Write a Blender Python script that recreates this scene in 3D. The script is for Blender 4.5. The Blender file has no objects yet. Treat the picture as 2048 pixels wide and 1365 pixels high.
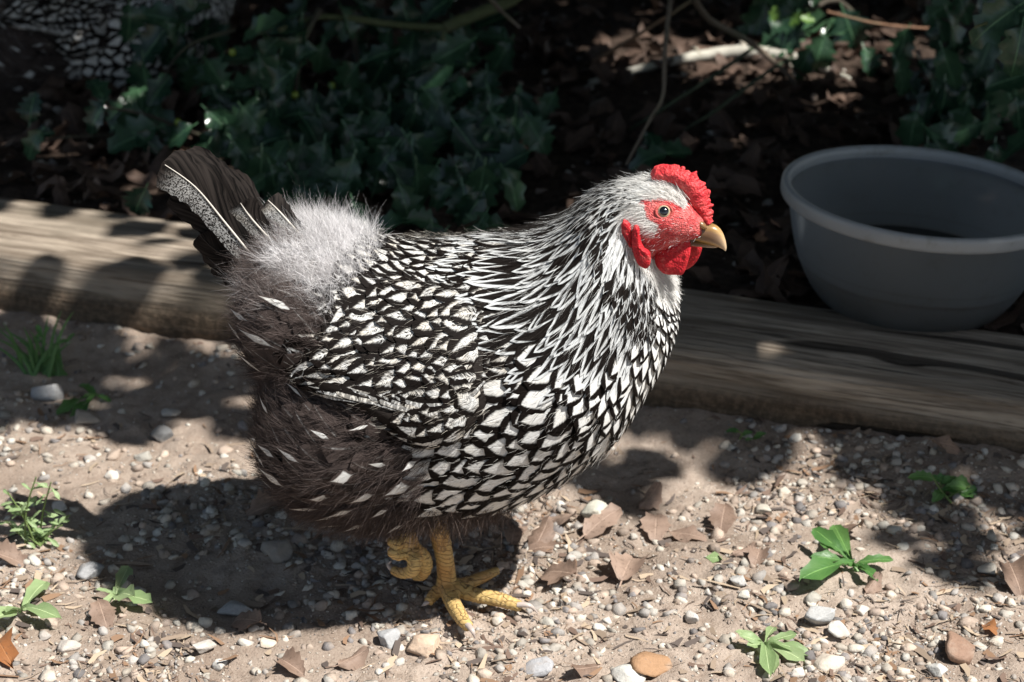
import bpy, math, random
import numpy as np
from mathutils import Vector, Matrix
from mathutils.bvhtree import BVHTree

sc = bpy.context.scene
COL = sc.collection
R = math.radians

# ------------------------------------------------------------------ camera
PHI = R(25.0); DIST = 1.593; Z0 = 0.224; K = 0.2571 / 1024
FW = np.array([0, math.cos(PHI), -math.sin(PHI)])
UP = np.array([0, math.sin(PHI), math.cos(PHI)])
RT = np.array([1.0, 0, 0])
CAM = np.array([0, 0, Z0]) - FW * DIST
cd = bpy.data.cameras.new('camera'); cam = bpy.data.objects.new('camera', cd); COL.objects.link(cam)
cam.location = CAM; cam.rotation_euler = (math.pi / 2 - PHI, 0, 0)
cd.lens = 70.0; cd.sensor_width = 36.0; cd.clip_start = 0.05; cd.clip_end = 500
cd.dof.use_dof = True; cd.dof.focus_distance = 1.50; cd.dof.aperture_fstop = 9.0
sc.camera = cam

# ------------------------------------------------------------------ light
SUN = np.array([0.55, -0.27, 1.0]); SUN = SUN / np.linalg.norm(SUN)
w = bpy.data.worlds.new('World'); sc.world = w; w.use_nodes = True
nt = w.node_tree; nt.nodes.clear()
sky = nt.nodes.new('ShaderNodeTexSky'); sky.sky_type = 'NISHITA'; sky.sun_disc = False
sky.sun_elevation = math.asin(SUN[2]); sky.sun_rotation = math.atan2(SUN[0], SUN[1])
bg = nt.nodes.new('ShaderNodeBackground'); bg.inputs[1].default_value = 0.075
wo = nt.nodes.new('ShaderNodeOutputWorld')
hs = nt.nodes.new('ShaderNodeHueSaturation'); hs.inputs['Saturation'].default_value = .8
nt.links.new(sky.outputs[0], hs.inputs['Color']); nt.links.new(hs.outputs[0], bg.inputs[0]); nt.links.new(bg.outputs[0], wo.inputs[0])
sd = bpy.data.lights.new('sun', 'SUN'); sd.energy = 4.9; sd.angle = R(0.53); sd.color = (1.0, 0.965, 0.915)
so = bpy.data.objects.new('sun', sd); COL.objects.link(so)
so.rotation_euler = Vector(SUN).to_track_quat('Z', 'Y').to_euler(); so.location = Vector(SUN) * 6
sc.view_settings.view_transform = 'Standard'; sc.view_settings.look = 'None'
sc.view_settings.exposure = 0.72; sc.view_settings.gamma = 1.0
sc.cycles.max_bounces = 6; sc.cycles.transparent_max_bounces = 16
sc.cycles.use_denoising = True

rng = np.random.default_rng(7); random.seed(7)

# ------------------------------------------------------------------ geometry helpers
def ray(px, py):
    return FW + (px - 1024) * K * RT + (682.5 - py) * K * UP
def G(px, py, z=0.0):
    d = ray(px, py); return CAM + d * ((z - CAM[2]) / d[2])
def P(px, py, y=0.0):
    d = ray(px, py); return CAM + d * ((y - CAM[1]) / d[1])
def proj(p):
    q = np.asarray(p, float) - CAM
    dz = q @ FW
    return np.stack([1024 + (q @ RT) / dz / K, 682.5 - (q @ UP) / dz / K], -1)
def nrm(a):
    a = np.asarray(a, float); return a / np.maximum(np.linalg.norm(a, axis=-1, keepdims=True), 1e-12)
def inpoly(pts, poly):
    x, y = pts[..., 0], pts[..., 1]; c = np.zeros(x.shape, bool); n = len(poly)
    for i in range(n):
        x1, y1 = poly[i]; x2, y2 = poly[i - 1]
        if y1 == y2: continue
        c ^= ((y1 > y) != (y2 > y)) & (x < (x2 - x1) * (y - y1) / (y2 - y1) + x1)
    return c
def hash3(i, j, k, seed):
    h = (i * 374761393 + j * 668265263 + k * 2147483647 + seed * 1274126177) & 0xffffffff
    h = ((h ^ (h >> 13)) * 1274126177) & 0xffffffff
    return ((h ^ (h >> 16)) & 0xffffff) / float(0xffffff)
def vnoise(p, seed=0):
    p = np.asarray(p, float); i = np.floor(p).astype(np.int64); f = p - i; f = f * f * (3 - 2 * f)
    r = 0
    for a in (0, 1):
        for b in (0, 1):
            for c in (0, 1):
                wgt = (f[..., 0] if a else 1 - f[..., 0]) * (f[..., 1] if b else 1 - f[..., 1]) * (f[..., 2] if c else 1 - f[..., 2])
                r = r + wgt * hash3(i[..., 0] + a, i[..., 1] + b, i[..., 2] + c, seed)
    return r * 2 - 1
def fbm(p, o=3, seed=0):
    p = np.asarray(p, float); r = 0; a = 1
    for k in range(o):
        r = r + a * vnoise(p * 2 ** k, seed + k); a *= .5
    return r
def crom(keys, n):
    """Catmull-Rom through keys (m,d), n samples in all"""
    k = np.asarray(keys, float); m = len(k); t = np.linspace(0, m - 1, n)
    i = np.minimum(t.astype(int), m - 2); f = (t - i)[:, None]
    g = lambda j: k[np.clip(j, 0, m - 1)]
    p0, p1, p2, p3 = g(i - 1), g(i), g(i + 1), g(i + 2)
    return .5 * (2 * p1 + (p2 - p0) * f + (2 * p0 - 5 * p1 + 4 * p2 - p3) * f ** 2 + (3 * p1 - p0 - 3 * p2 + p3) * f ** 3)

class Geo:
    def __init__(s): s.v = []; s.f = []; s.uv = []; s.c = []; s.fr = []; s.fk = []; s.n = 0
    def add(s, v, f, uv=None, col=None, fr=0.0, fk=0.0):
        v = np.asarray(v, float).reshape(-1, 3); n = len(v)
        f = np.asarray(f, int)
        s.v.append(v); s.f.append(f + s.n)
        s.uv.append(np.zeros((n, 2)) if uv is None else np.asarray(uv, float).reshape(-1, 2))
        s.c.append(np.broadcast_to(np.asarray((1, 1, 1) if col is None else col, float), (n, 3)))
        s.fr.append(np.broadcast_to(np.asarray(fr, float), (n,))); s.fk.append(np.broadcast_to(np.asarray(fk, float), (n,)))
        s.n += n
    def mesh(s, name, mat, origin=(0, 0, 0), smooth=True):
        me = bpy.data.meshes.new(name)
        v = np.concatenate(s.v) - np.asarray(origin, float)
        loops = np.concatenate([f.reshape(-1) for f in s.f])
        tot = np.concatenate([np.full(len(f), f.shape[1]) for f in s.f])
        st = np.concatenate([[0], np.cumsum(tot)[:-1]])
        me.vertices.add(len(v)); me.vertices.foreach_set('co', v.reshape(-1).astype(np.float32))
        me.loops.add(len(loops)); me.loops.foreach_set('vertex_index', loops.astype(np.int32))
        me.polygons.add(len(tot)); me.polygons.foreach_set('loop_start', st.astype(np.int32))
        if smooth: me.polygons.foreach_set('use_smooth', np.ones(len(tot), bool))
        me.update(calc_edges=True)
        uv = np.concatenate(s.uv)[loops]
        me.uv_layers.new(name='UVMap').data.foreach_set('uv', uv.reshape(-1).astype(np.float32))
        c = np.concatenate(s.c); c4 = np.ones((len(c), 4)); c4[:, :3] = c
        me.attributes.new('Col', 'FLOAT_COLOR', 'POINT').data.foreach_set('color', c4.reshape(-1).astype(np.float32))
        me.attributes.new('fr', 'FLOAT', 'POINT').data.foreach_set('value', np.concatenate(s.fr).astype(np.float32))
        me.attributes.new('fk', 'FLOAT', 'POINT').data.foreach_set('value', np.concatenate(s.fk).astype(np.float32))
        if mat: me.materials.append(mat)
        return me
    def build(s, name, mat, parent=None, origin=None, smooth=True):
        if origin is None: origin = parent['_o'] if parent is not None and '_o' in parent else (0, 0, 0)
        return link(name, s.mesh(name, mat, tuple(origin), smooth), parent)
def link(name, me, parent=None, loc=None):
    o = bpy.data.objects.new(name, me); COL.objects.link(o)
    if parent is not None: o.parent = parent
    if loc is not None: o.location = loc
    return o
def thing(name, label, cat, loc=(0, 0, 0), group=None):
    o = bpy.data.objects.new(name, None); COL.objects.link(o); o.location = loc; o.empty_display_size = .05
    ORG[o.name] = np.asarray(loc, float)
    return tag(o, label, cat, group)
ORG = {}
def tag(o, label, cat, group=None):
    o['label'] = label; o['category'] = cat
    if group: o['group'] = group
    return o
def kind(o, k): o['kind'] = k; return o
def grid_faces(n, m, wrap=False):
    i, j = np.meshgrid(np.arange(n - 1), np.arange(m if wrap else m - 1), indexing='ij')
    j2 = (j + 1) % m
    return np.stack([i * m + j, i * m + j2, (i + 1) * m + j2, (i + 1) * m + j], -1).reshape(-1, 4)
def tube(geo, pts, rad, seg=8, cap=True, col=None, ridge=0, ridge_len=.003, n=None, flat=1.0, jit=0.0):
    pts = np.asarray(pts, float); rad = np.asarray(rad, float)
    if n: pr = crom(np.c_[pts, rad], n); pts, rad = pr[:, :3], pr[:, 3]
    T = nrm(np.gradient(pts, axis=0))
    a = np.array([0, 0, 1.0]) if abs(T[0, 2]) < .8 else np.array([1.0, 0, 0])
    U = []; u = nrm(np.cross(T[0], a))
    for t in T:
        u = nrm(u - t * (u @ t)); U.append(u)
    U = np.array(U); V = np.cross(T, U)
    if ridge:
        L = np.r_[0, np.cumsum(np.linalg.norm(np.diff(pts, axis=0), axis=1))]
        rad = rad * (1 + ridge * np.sin(L / ridge_len * 2 * np.pi))
    th = np.linspace(0, 2 * np.pi, seg, endpoint=False)
    rr = rad[:, None] * np.ones(seg)
    if jit: rr = rr * (1 + jit * rng.standard_normal(rr.shape))
    v = pts[:, None] + rr[..., None] * (np.cos(th)[None, :, None] * U[:, None] + flat * np.sin(th)[None, :, None] * V[:, None])
    nr = len(pts)
    L = np.r_[0, np.cumsum(np.linalg.norm(np.diff(pts, axis=0), axis=1))]
    uv = np.stack(np.broadcast_arrays(th[None] / 6.283, L[:, None]), -1)
    base = geo.n
    geo.add(v, grid_faces(nr, seg, True), uv.reshape(-1, 2), col)
    if cap:
        for e, fl in ((0, 1), (nr - 1, 0)):
            c = pts[e]; ring = v[e]
            idx = np.arange(seg); fs = np.stack([np.full(seg, seg), idx, (idx + 1) % seg], -1)
            if fl: fs = fs[:, ::-1]
            geo.add(np.vstack([ring, c + (T[e] * (-1 if e == 0 else 1)) * rad[e] * .35]), fs, None, col)

# ------------------------------------------------------------------ node helpers
class S:
    """a socket with arithmetic"""
    def __init__(s, nt, sock): s.nt = nt; s.s = sock
    def op(s, o, *a, clamp=False):
        n = s.nt.nodes.new('ShaderNodeMath'); n.operation = o; n.use_clamp = clamp
        for i, x in enumerate((s,) + a):
            if isinstance(x, S): s.nt.links.new(x.s, n.inputs[i])
            else: n.inputs[i].default_value = x
        return S(s.nt, n.outputs[0])
    def __add__(s, o): return s.op('ADD', o)
    __radd__ = __add__
    def __mul__(s, o): return s.op('MULTIPLY', o)
    __rmul__ = __mul__
    def __sub__(s, o): return s.op('SUBTRACT', o)
    def __rsub__(s, o): return (s * -1.0) + o
    def __truediv__(s, o): return s.op('DIVIDE', o)
    def abs(s): return s.op('ABSOLUTE')
    def clamp(s): return s.op('ADD', 0.0, clamp=True)
    def pow(s, e): return s.op('POWER', e)
    def sm(s, a, b, lo=0.0, hi=1.0):
        n = s.nt.nodes.new('ShaderNodeMapRange'); n.interpolation_type = 'SMOOTHSTEP'
        s.nt.links.new(s.s, n.inputs[0])
        for i, x in zip((1, 2, 3, 4), (a, b, lo, hi)):
            if isinstance(x, S): s.nt.links.new(x.s, n.inputs[i])
            else: n.inputs[i].default_value = x
        return S(s.nt, n.outputs[0])
class M:
    def __init__(s, name):
        s.mat = bpy.data.materials.new(name); s.mat.use_nodes = True; s.nt = s.mat.node_tree
        s.b = s.nt.nodes['Principled BSDF']; s.out = s.nt.nodes['Material Output']
    def attr(s, name, out='Fac'):
        n = s.nt.nodes.new('ShaderNodeAttribute'); n.attribute_name = name; return S(s.nt, n.outputs[out])
    def uv(s):
        n = s.nt.nodes.new('ShaderNodeUVMap'); x = s.nt.nodes.new('ShaderNodeSeparateXYZ'); s.nt.links.new(n.outputs[0], x.inputs[0])
        return S(s.nt, x.outputs[0]), S(s.nt, x.outputs[1])
    def coord(s, which='Object'):
        n = s.nt.nodes.new('ShaderNodeTexCoord'); return S(s.nt, n.outputs[which])
    def geo(s, which='Position'):
        n = s.nt.nodes.new('ShaderNodeNewGeometry'); return S(s.nt, n.outputs[which])
    def sep(s, v):
        x = s.nt.nodes.new('ShaderNodeSeparateXYZ'); s.nt.links.new(v.s, x.inputs[0]); return [S(s.nt, x.outputs[i]) for i in range(3)]
    def vec(s, *a):
        n = s.nt.nodes.new('ShaderNodeCombineXYZ')
        for i, x in enumerate(a):
            if isinstance(x, S): s.nt.links.new(x.s, n.inputs[i])
            else: n.inputs[i].default_value = x
        return S(s.nt, n.outputs[0])
    def map(s, v, scale=(1, 1, 1), rot=(0, 0, 0)):
        n = s.nt.nodes.new('ShaderNodeMapping'); s.nt.links.new(v.s, n.inputs[0]); n.inputs[3].default_value = scale; n.inputs[2].default_value = rot
        return S(s.nt, n.outputs[0])
    def noise(s, v, scale=5.0, detail=2.0, rough=.5, dist=0.0):
        n = s.nt.nodes.new('ShaderNodeTexNoise'); s.nt.links.new(v.s, n.inputs['Vector'])
        n.inputs['Scale'].default_value = scale; n.inputs['Detail'].default_value = detail
        n.inputs['Roughness'].default_value = rough; n.inputs['Distortion'].default_value = dist
        return S(s.nt, n.outputs[0])
    def voro(s, v, scale=5.0, feat='F1', out='Distance'):
        n = s.nt.nodes.new('ShaderNodeTexVoronoi'); n.feature = feat; s.nt.links.new(v.s, n.inputs['Vector']); n.inputs['Scale'].default_value = scale
        return S(s.nt, n.outputs[out])
    def rnd(s):
        n = s.nt.nodes.new('ShaderNodeObjectInfo'); return S(s.nt, n.outputs['Random'])
    def mix(s, f, a, b, mode='MIX'):
        n = s.nt.nodes.new('ShaderNodeMix'); n.data_type = 'RGBA'; n.blend_type = mode
        for i, x in ((0, f), (6, a), (7, b)):
            if isinstance(x, S): s.nt.links.new(x.s, n.inputs[i])
            elif i == 0: n.inputs[0].default_value = x
            else: n.inputs[i].default_value = (*x, 1)
        return S(s.nt, n.outputs[2])
    def scalec(s, c, f):
        g = s.vec(f, f, f); return s.mix(1.0, c, g, 'MULTIPLY')
    def set(s, **k):
        for key, x in k.items():
            key = {'color': 'Base Color', 'rough': 'Roughness', 'spec': 'Specular IOR Level', 'sss': 'Subsurface Weight', 'sssr': 'Subsurface Radius', 'ssss': 'Subsurface Scale',
                   'coat': 'Coat Weight', 'coatr': 'Coat Roughness', 'trans': 'Transmission Weight', 'sheen': 'Sheen Weight', 'normal': 'Normal'}.get(key, key)
            i = s.b.inputs[key]
            if isinstance(x, S): s.nt.links.new(x.s, i)
            elif isinstance(x, tuple) and len(x) == 3 and key == 'Base Color': i.default_value = (*x, 1)
            else: i.default_value = x
        return s
    def bump(s, h, strength=.3, dist=.001):
        n = s.nt.nodes.new('ShaderNodeBump'); s.nt.links.new(h.s, n.inputs['Height']); n.inputs['Strength'].default_value = strength; n.inputs['Distance'].default_value = dist
        return s.set(normal=S(s.nt, n.outputs[0]))
    def translucent(s, col, fac):
        t = s.nt.nodes.new('ShaderNodeBsdfTranslucent'); mx = s.nt.nodes.new('ShaderNodeMixShader')
        if isinstance(col, S): s.nt.links.new(col.s, t.inputs[0])
        else: t.inputs[0].default_value = (*col, 1)
        mx.inputs[0].default_value = fac
        s.nt.links.new(s.b.outputs[0], mx.inputs[1]); s.nt.links.new(t.outputs[0], mx.inputs[2]); s.nt.links.new(mx.outputs[0], s.out.inputs[0])
        return s

# ================================================================== materials
BLK = (.017, .013, .0115); WHT = (.80, .78, .73)
def feather_mat(name, style):
    m = M(name); x, v = m.uv(); u = (x * 2.0 - 1.0).abs()
    r = (m.attr('fr') + m.rnd()).op('FRACT'); fk = m.attr('fk')
    bc = v - u * .38
    st = m.noise(m.vec(u * .8, bc * 14.0, r * 91.0), 1.0, 2.0, .6)         # streaks along the barbs
    st2 = m.noise(m.vec(u * 2.5, bc * 36.0, r * 57.0 + 3.0), 1.0, 1.0)
    big = m.noise(m.vec(u * 1.5, v * 2.0, r * 33.0), 1.0, 1.0)
    jag = (st - .5) * .22 + (big - .5) * .25
    if style == 'lace':       # white with a dark edge, a few ticks near the shaft
        A = ((.90 - v) / .40).clamp().pow(.62) * (fk * .76 + .02)
        white = (A + jag * .9 - u).sm(-.11, .12)
        tick = (st2.sm(.60, .66) * (m.noise(m.vec(u * 3.0, v * 7.0, r * 21.0), 1.0, 1.0).sm(.50, .6)) * u.sm(.08, .2) * v.sm(.45, .6) * (r * 7.3).op('FRACT').sm(.25, .5))
        white = white * (1.0 - tick)
    elif style == 'pencil':   # dark edge, pale band, dark pencilled heart
        A = ((.90 - v) / .42).clamp().pow(.75) * ((r * 3.3).op('FRACT') * .34 + .30)
        B = ((.78 - v) / .40).clamp().pow(.6) * ((r * 5.7).op('FRACT') * .80 - .25)
        white = (A + jag * 1.6 - u).sm(-.15, .16)
        inner = (B + jag * .9 - u).sm(-.08, .08) * st2.sm(.40, .55)
        shaft = u.sm(.05, .10)
        streak = st2.sm(.52, .66) * .85
        white = white * (1.0 - inner * shaft) * (1.0 - streak)
    elif style == 'hackle':   # dark centre stripe inside a pale fringe
        A = ((.93 - v) / .42).clamp().pow(.6) * fk
        white = 1.0 - (A + jag * .6 - u).sm(-.16, .16)
        white = white * (1.0 - st2.sm(.48, .68) * .45)
    elif style == 'arrow':    # brown down with a pale lance at the shaft
        A = ((.92 - v) / .5).clamp().pow(.8) * fk * v.sm(.2, .55)
        white = (A + jag * .7 - u).sm(-.12, .22) * .85
    elif style == 'flight':   # dark vane with ladders of pale marks on the outer edge
        ed = x.sm(.52, .60)
        lad = m.noise(m.vec(x * 2.0, v * 34.0, r * 40.0), 1.0, 2.0).sm(.40, .52)
        white = ed * (1.0 - lad * .65) * x.sm(.97, .9) 
    elif style == 'mottle':
        sp = m.noise(m.vec(x * 22.0, v * 95.0, r * 40.0), 1.0, 2.0, .6).sm(.40, .62)
        half = (x + (big - .5) * .3).sm(.47, .53)
        white = sp * half * v.sm(.95, .70) * .62 + u.sm(.03, .015) * v.sm(.82, .6) * .7
    else:                     # tail: plain dark brown
        white = u.sm(.03, .015) * .15
    white = white.clamp()
    wc = m.mix(m.noise(m.vec(u, v * 2.0, r * 77.0), 1.0, 1.0).sm(.35, .75), (.78, .78, .76), (.73, .68, .60) if style in ('pencil', 'flight', 'mottle') else (.77, .75, .70))
    if style == 'arrow': bc0 = m.mix(st, (.045, .034, .031), (.080, .062, .056))
    elif style in ('tail', 'mottle'): bc0 = m.mix(st.sm(.3, .7), (.004, .0035, .0033), (.034, .028, .025))
    else: bc0 = m.mix(st, (.004, .0032, .003), (.012, .0085, .007))
    wc = m.scalec(wc, st2 * .50 + .68)
    if style == 'hackle': wc = m.mix(.6, wc, (.60, .63, .65))  # cool grey tint stands in for sky sheen on the neck
    if style in ('lace', 'hackle'):
        wc = m.mix(u.sm(.045, .025) * .7, wc, (.86, .86, .85))
    col = m.mix(white, bc0, wc)
    m.set(color=col, rough=.6, spec=.06); m.bump(st2 + u.sm(.05, .0) * .8, .35, .0006)
    m.translucent(col, .08)
    return m.mat
MF = {k: feather_mat(k + ' feather', k) for k in ('lace', 'pencil', 'hackle', 'arrow', 'flight', 'mottle', 'tail')}

m = M('down'); c = m.attr('Col', 'Color'); m.set(color=c, rough=.7, spec=.15); m.translucent(c, .30); M_DOWN = m.mat
m = M('hen skin'); c = m.attr('Col', 'Color'); o = m.coord()
n1 = m.voro(o, 900.0); n2 = m.noise(o, 350.0, 3.0)
n9 = m.noise(m.map(o, (500, 900, 900)), 1.0, 3.0, .6)
m.set(color=m.scalec(c, (n1 * .5 + .62) * n9.sm(.2, .6, .45, 1.15)), rough=.5, spec=.3); m.bump(n1 + n2 * .6 + n9, .9, .0009); M_SKIN = m.mat
def red_mat(name, c1, c2):
    m = M(name); o = m.coord(); n1 = m.voro(o, 780.0, 'SMOOTH_F1'); n2 = m.noise(o, 160.0, 4.0, .6)
    cc_ = m.mix(m.noise(o, 95.0, 3.0, .6).sm(.56, .74) * .5, m.mix(n2.sm(.3, .7), c1, c2), (.80, .26, .22)); cc_ = m.mix(n1.sm(.35, .7) * .5, cc_, (.30, .008, .012))
    m.set(color=cc_, rough=.55, spec=.32, sss=.25, sssr=(1.0, .25, .2), ssss=.0025)
    m.bump((1.0 - n1) + n2 * .8, .8, .0009); return m.mat
M_COMB = red_mat('comb red', (.60, .030, .042), (.74, .085, .085)); M_WATTLE = red_mat('wattle red', (.46, .010, .020), (.60, .028, .036))
m = M('beak horn'); x, v = m.uv(); o = m.coord(); n2 = m.noise(m.map(o, (60, 200, 260)), 1.0, 3.0)
c = m.mix(v.sm(.35, .95), m.mix((x - .5).abs().sm(.18, .42) , (.20, .11, .06), (.46, .27, .075)), (.62, .46, .30))
c = m.mix(n2.sm(.5, .75) * .5, c, (.22, .13, .08)); c = m.mix(x.sm(.55, .95) * v.sm(.62, .25) * .75, c, (.13, .070, .040)); m.set(color=c, rough=.32, spec=.5, sss=.12, sssr=(1, .6, .3), ssss=.002); M_BEAK = m.mat
m = M('leg scales'); o = m.coord(); ox, oy, oz = m.sep(o)
n3 = m.noise(o, 45.0, 3.0); n4 = m.noise(o, 260.0, 3.0); n5 = m.noise(o, 110.0, 1.0)
band = ((oz * 250.0 + ox * 60.0 + n5 * 1.6).op('FRACT') - .5).abs(); gap = band.sm(.40, .49); side_ = ((oy * 190.0 + n5).op('FRACT') - .5).abs().sm(.43, .49) * .6
edge_ = gap.op('MAXIMUM', side_)
c = m.mix(n3.sm(.35, .65), (.50, .29, .105), (.55, .385, .15)); c = m.mix(n4.sm(.55, .75) * .6, c, (.16, .10, .055)); c = m.mix(edge_ * .65, c, (.13, .075, .035))
m.set(color=c, rough=.5, spec=.35); m.bump((1.0 - edge_) + n4 * .35, .8, .0010); M_LEG = m.mat
m = M('claw'); o = m.coord(); n1 = m.noise(o, 150.0, 2.0); m.set(color=m.mix(n1, (.34, .28, .25), (.60, .52, .47)), rough=.3); M_CLAW = m.mat
m = M('iris'); o = m.coord(); d = m.sep(o)
m.set(color=m.mix(m.attr('fk').sm(.40, .58), (.60, .58, .47), (.40, .34, .22)), rough=.08, coat=1.0, coatr=.03); M_IRIS = m.mat
m = M('pupil'); m.set(color=(.006, .007, .010), rough=.05, coat=1.0, coatr=.02); M_PUPIL = m.mat
m = M('eyelid'); o = m.coord(); n1 = m.noise(o, 700.0, 2.0); m.set(color=m.mix(n1, (.34, .035, .035), (.50, .09, .07)), rough=.5); m.bump(n1, .7, .0008); M_LID = m.mat

def soil_color(m, p):
    n1 = m.noise(p, 5.0, 4.0, .6); n2 = m.noise(p, 60.0, 5.0, .7); n3 = m.noise(p, 420.0, 3.0, .7); 
    c = m.mix(n1.sm(.35, .65), (.265, .208, .166), (.42, .345, .285))
    c = m.mix(n2.sm(.42, .70) * .7, c, (.22, .165, .128)); c = m.mix(n3.sm(.55, .72) * .55, c, (.46, .40, .34)); c = m.mix(n3.sm(.45, .30) * .5, c, (.10, .075, .058))
    return c, n2, n3
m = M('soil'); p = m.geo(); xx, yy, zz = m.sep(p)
c, n2, n3 = soil_color(m, p)
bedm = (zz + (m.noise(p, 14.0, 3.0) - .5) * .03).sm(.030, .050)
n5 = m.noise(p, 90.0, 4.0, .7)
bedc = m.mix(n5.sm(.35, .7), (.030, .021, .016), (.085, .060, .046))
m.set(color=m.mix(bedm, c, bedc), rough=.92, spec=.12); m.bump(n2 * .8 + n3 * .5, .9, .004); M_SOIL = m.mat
m = M('stone'); o = m.geo(); c = m.attr('Col', 'Color'); n1 = m.noise(o, 240.0, 4.0, .7); n2 = m.noise(o, 60.0, 3.0)
c = m.mix(n1.sm(.58, .72) * .5, m.scalec(c, n1 * .7 + .64), (.10, .09, .085)); c = m.mix(n2.sm(.52, .7) * .45, c, (.36, .29, .23)); m.set(color=c, rough=.75, spec=.3); m.bump(n1 + n2, .6, .0016); M_STONE = m.mat
m = M('debris'); c = m.attr('Col', 'Color'); m.set(color=c, rough=.8, spec=.2); M_DEBRIS = m.mat

m = M('weathered wood'); o = m.coord(); ox, oy, oz = m.sep(o)
kn = m.noise(m.vec(ox * 1.3, oy * 5.0, oz * 5.0), 1.0, 2.0)
wv = m.vec(ox * 1.4 + kn * .4, oy + kn * .05, oz + kn * .035)
g1 = m.noise(m.map(wv, (3.0, 60.0, 60.0)), 1.0, 4.0, .65); g2 = m.noise(m.map(wv, (7.0, 330.0, 330.0)), 1.0, 3.0, .7); g3 = m.noise(o, 7.0, 4.0, .6)
crk = m.noise(m.map(wv, (2.2, 30.0, 30.0)), 1.0, 2.0).sm(.615, .655) 
c = m.mix(g1.sm(.30, .72), (.17, .135, .102), (.46, .39, .31)); c = m.mix(g2.sm(.47, .62) * .75, c, (.10, .076, .056)); c = m.mix(g3.sm(.48, .68) * .5, c, (.14, .12, .09))
stain = oz.sm(.056, .030); n6 = m.noise(o, 120.0, 4.0, .7)
c = m.mix(stain * .85, c, m.mix(n6.sm(.4, .65), (.060, .043, .028), (.15, .105, .07)))
c = m.mix(crk * .8, c, (.018, .014, .011))
m.set(color=c, rough=.85, spec=.2); m.bump(g1 * .8 + g2 * .8 - crk * 1.5 + n6 * stain, .8, .004); M_WOOD = m.mat
m = M('bark'); o = m.geo(); n1 = m.noise(o, 90.0, 4.0, .65); n2 = m.noise(o, 14.0, 2.0); c = m.attr('Col', 'Color')
m.set(color=m.mix(n2.sm(.5, .65) * .4, m.scalec(c, n1 * .9 + .55), (.16, .17, .10)), rough=.85); m.bump(n1, .7, .003); M_BARK = m.mat

def leaf_mat(name, ca, cb, rough, transl, dead):
    m = M(name); x, v = m.uv(); u = (x * 2.0 - 1.0).abs(); r = m.rnd(); fr = m.attr('fr'); rr = (r + fr).op('FRACT')
    n1 = m.noise(m.vec(x * 3.0, v * 5.0, rr * 50.0), 1.0, 3.0); vein = ((v * 9.0 - u * 2.6).op('FRACT') - .5).abs().sm(.06, .0) * u.sm(.9, .2)
    c = m.mix((rr * .7 + (n1 - .5) * .9).clamp(), ca, cb)
    mid = u.sm(.07, .02); c = m.mix(mid * .6, c, tuple(min(1, q * (1.3 if dead else 2.2)) for q in cb))
    c = m.mix(vein * .25, c, tuple(min(1, q * 1.6) for q in cb))
    if dead: c = m.mix(m.noise(m.vec(x * 9.0, v * 14.0, rr * 20.0), 1.0, 3.0).sm(.56, .7) * .55, c, (.10, .07, .05))
    m.set(color=c, rough=rough, spec=.5 if not dead else .3); m.bump(n1 * .8 + vein * .5 + mid, .4, .0015); m.translucent(c, transl); return m.mat
M_HOLLY = leaf_mat('holly leaf', (.010, .034, .020), (.066, .135, .066), .22, .12, False)
M_HOLLYB = leaf_mat('young holly leaf', (.10, .20, .04), (.16, .28, .05), .35, .3, False)
M_WEED = leaf_mat('weed leaf', (.24, .35, .15), (.38, .48, .25), .45, .3, False)
M_WEEDD = leaf_mat('dark weed leaf', (.075, .19, .05), (.14, .27, .075), .42, .3, False)
M_DEAD = leaf_mat('dead leaf', (.20, .135, .10), (.38, .275, .215), .6, .12, True)
M_DEADR = leaf_mat('rusty dead leaf', (.28, .11, .04), (.38, .18, .08), .55, .15, True)
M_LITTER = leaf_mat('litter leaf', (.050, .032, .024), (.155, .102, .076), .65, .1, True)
m = M('berry'); m.set(color=(.22, .30, .03), rough=.25, coat=.4); M_BERRY = m.mat
m = M('ripe berry'); m.set(color=(.40, .16, .02), rough=.25, coat=.4); M_BERRYR = m.mat

m = M('milky plastic'); o = m.coord(); n1 = m.noise(o, 9.0, 4.0, .6); n2 = m.noise(o, 60.0, 4.0, .7); ox, oy, oz = m.sep(o)
line_ = (oz - .046 + (n1 - .5) * .006).abs().sm(.0035, .0005) * .6 + (oz - .058 + (n1 - .5) * .004).abs().sm(.002, .0005) * .35
spl = m.voro(m.map(o, (1, 1, 1.4)), 85.0).sm(.16, .08) * oz.sm(.09, .02) * .8
dirt = (n2.sm(.52, .75) * .5 + oz.sm(.06, .0) * n1.sm(.3, .6) * .6 + line_ + spl).clamp()
c = m.mix(dirt, (.23, .245, .255), (.12, .10, .085)); m.set(color=c, rough=.34, spec=.45)
t = m.nt.nodes.new('ShaderNodeBsdfTranslucent'); t.inputs[0].default_value = (.45, .48, .5, 1)
tr = m.nt.nodes.new('ShaderNodeBsdfTransparent'); tr.inputs[0].default_value = (.85, .88, .9, 1)
a1 = m.nt.nodes.new('ShaderNodeMixShader'); a1.inputs[0].default_value = .5; a2 = m.nt.nodes.new('ShaderNodeMixShader'); a2.inputs[0].default_value = .42
m.nt.links.new(m.b.outputs[0], a1.inputs[1]); m.nt.links.new(t.outputs[0], a1.inputs[2]); m.nt.links.new(a1.outputs[0], a2.inputs[1]); m.nt.links.new(tr.outputs[0], a2.inputs[2]); m.nt.links.new(a2.outputs[0], m.out.inputs[0])
M_BOWL = m.mat
m = M('milky rim'); o = m.coord(); n2 = m.noise(o, 60.0, 4.0, .7); m.set(color=m.mix(n2.sm(.52, .75) * .5, (.42, .44, .45), (.19, .165, .125)), rough=.3, spec=.5); m.translucent((.4, .43, .45), .3); M_RIM = m.mat
m = M('old water'); m.set(color=(.022, .019, .015), rough=.06, spec=.5); M_WATER = m.mat

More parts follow.
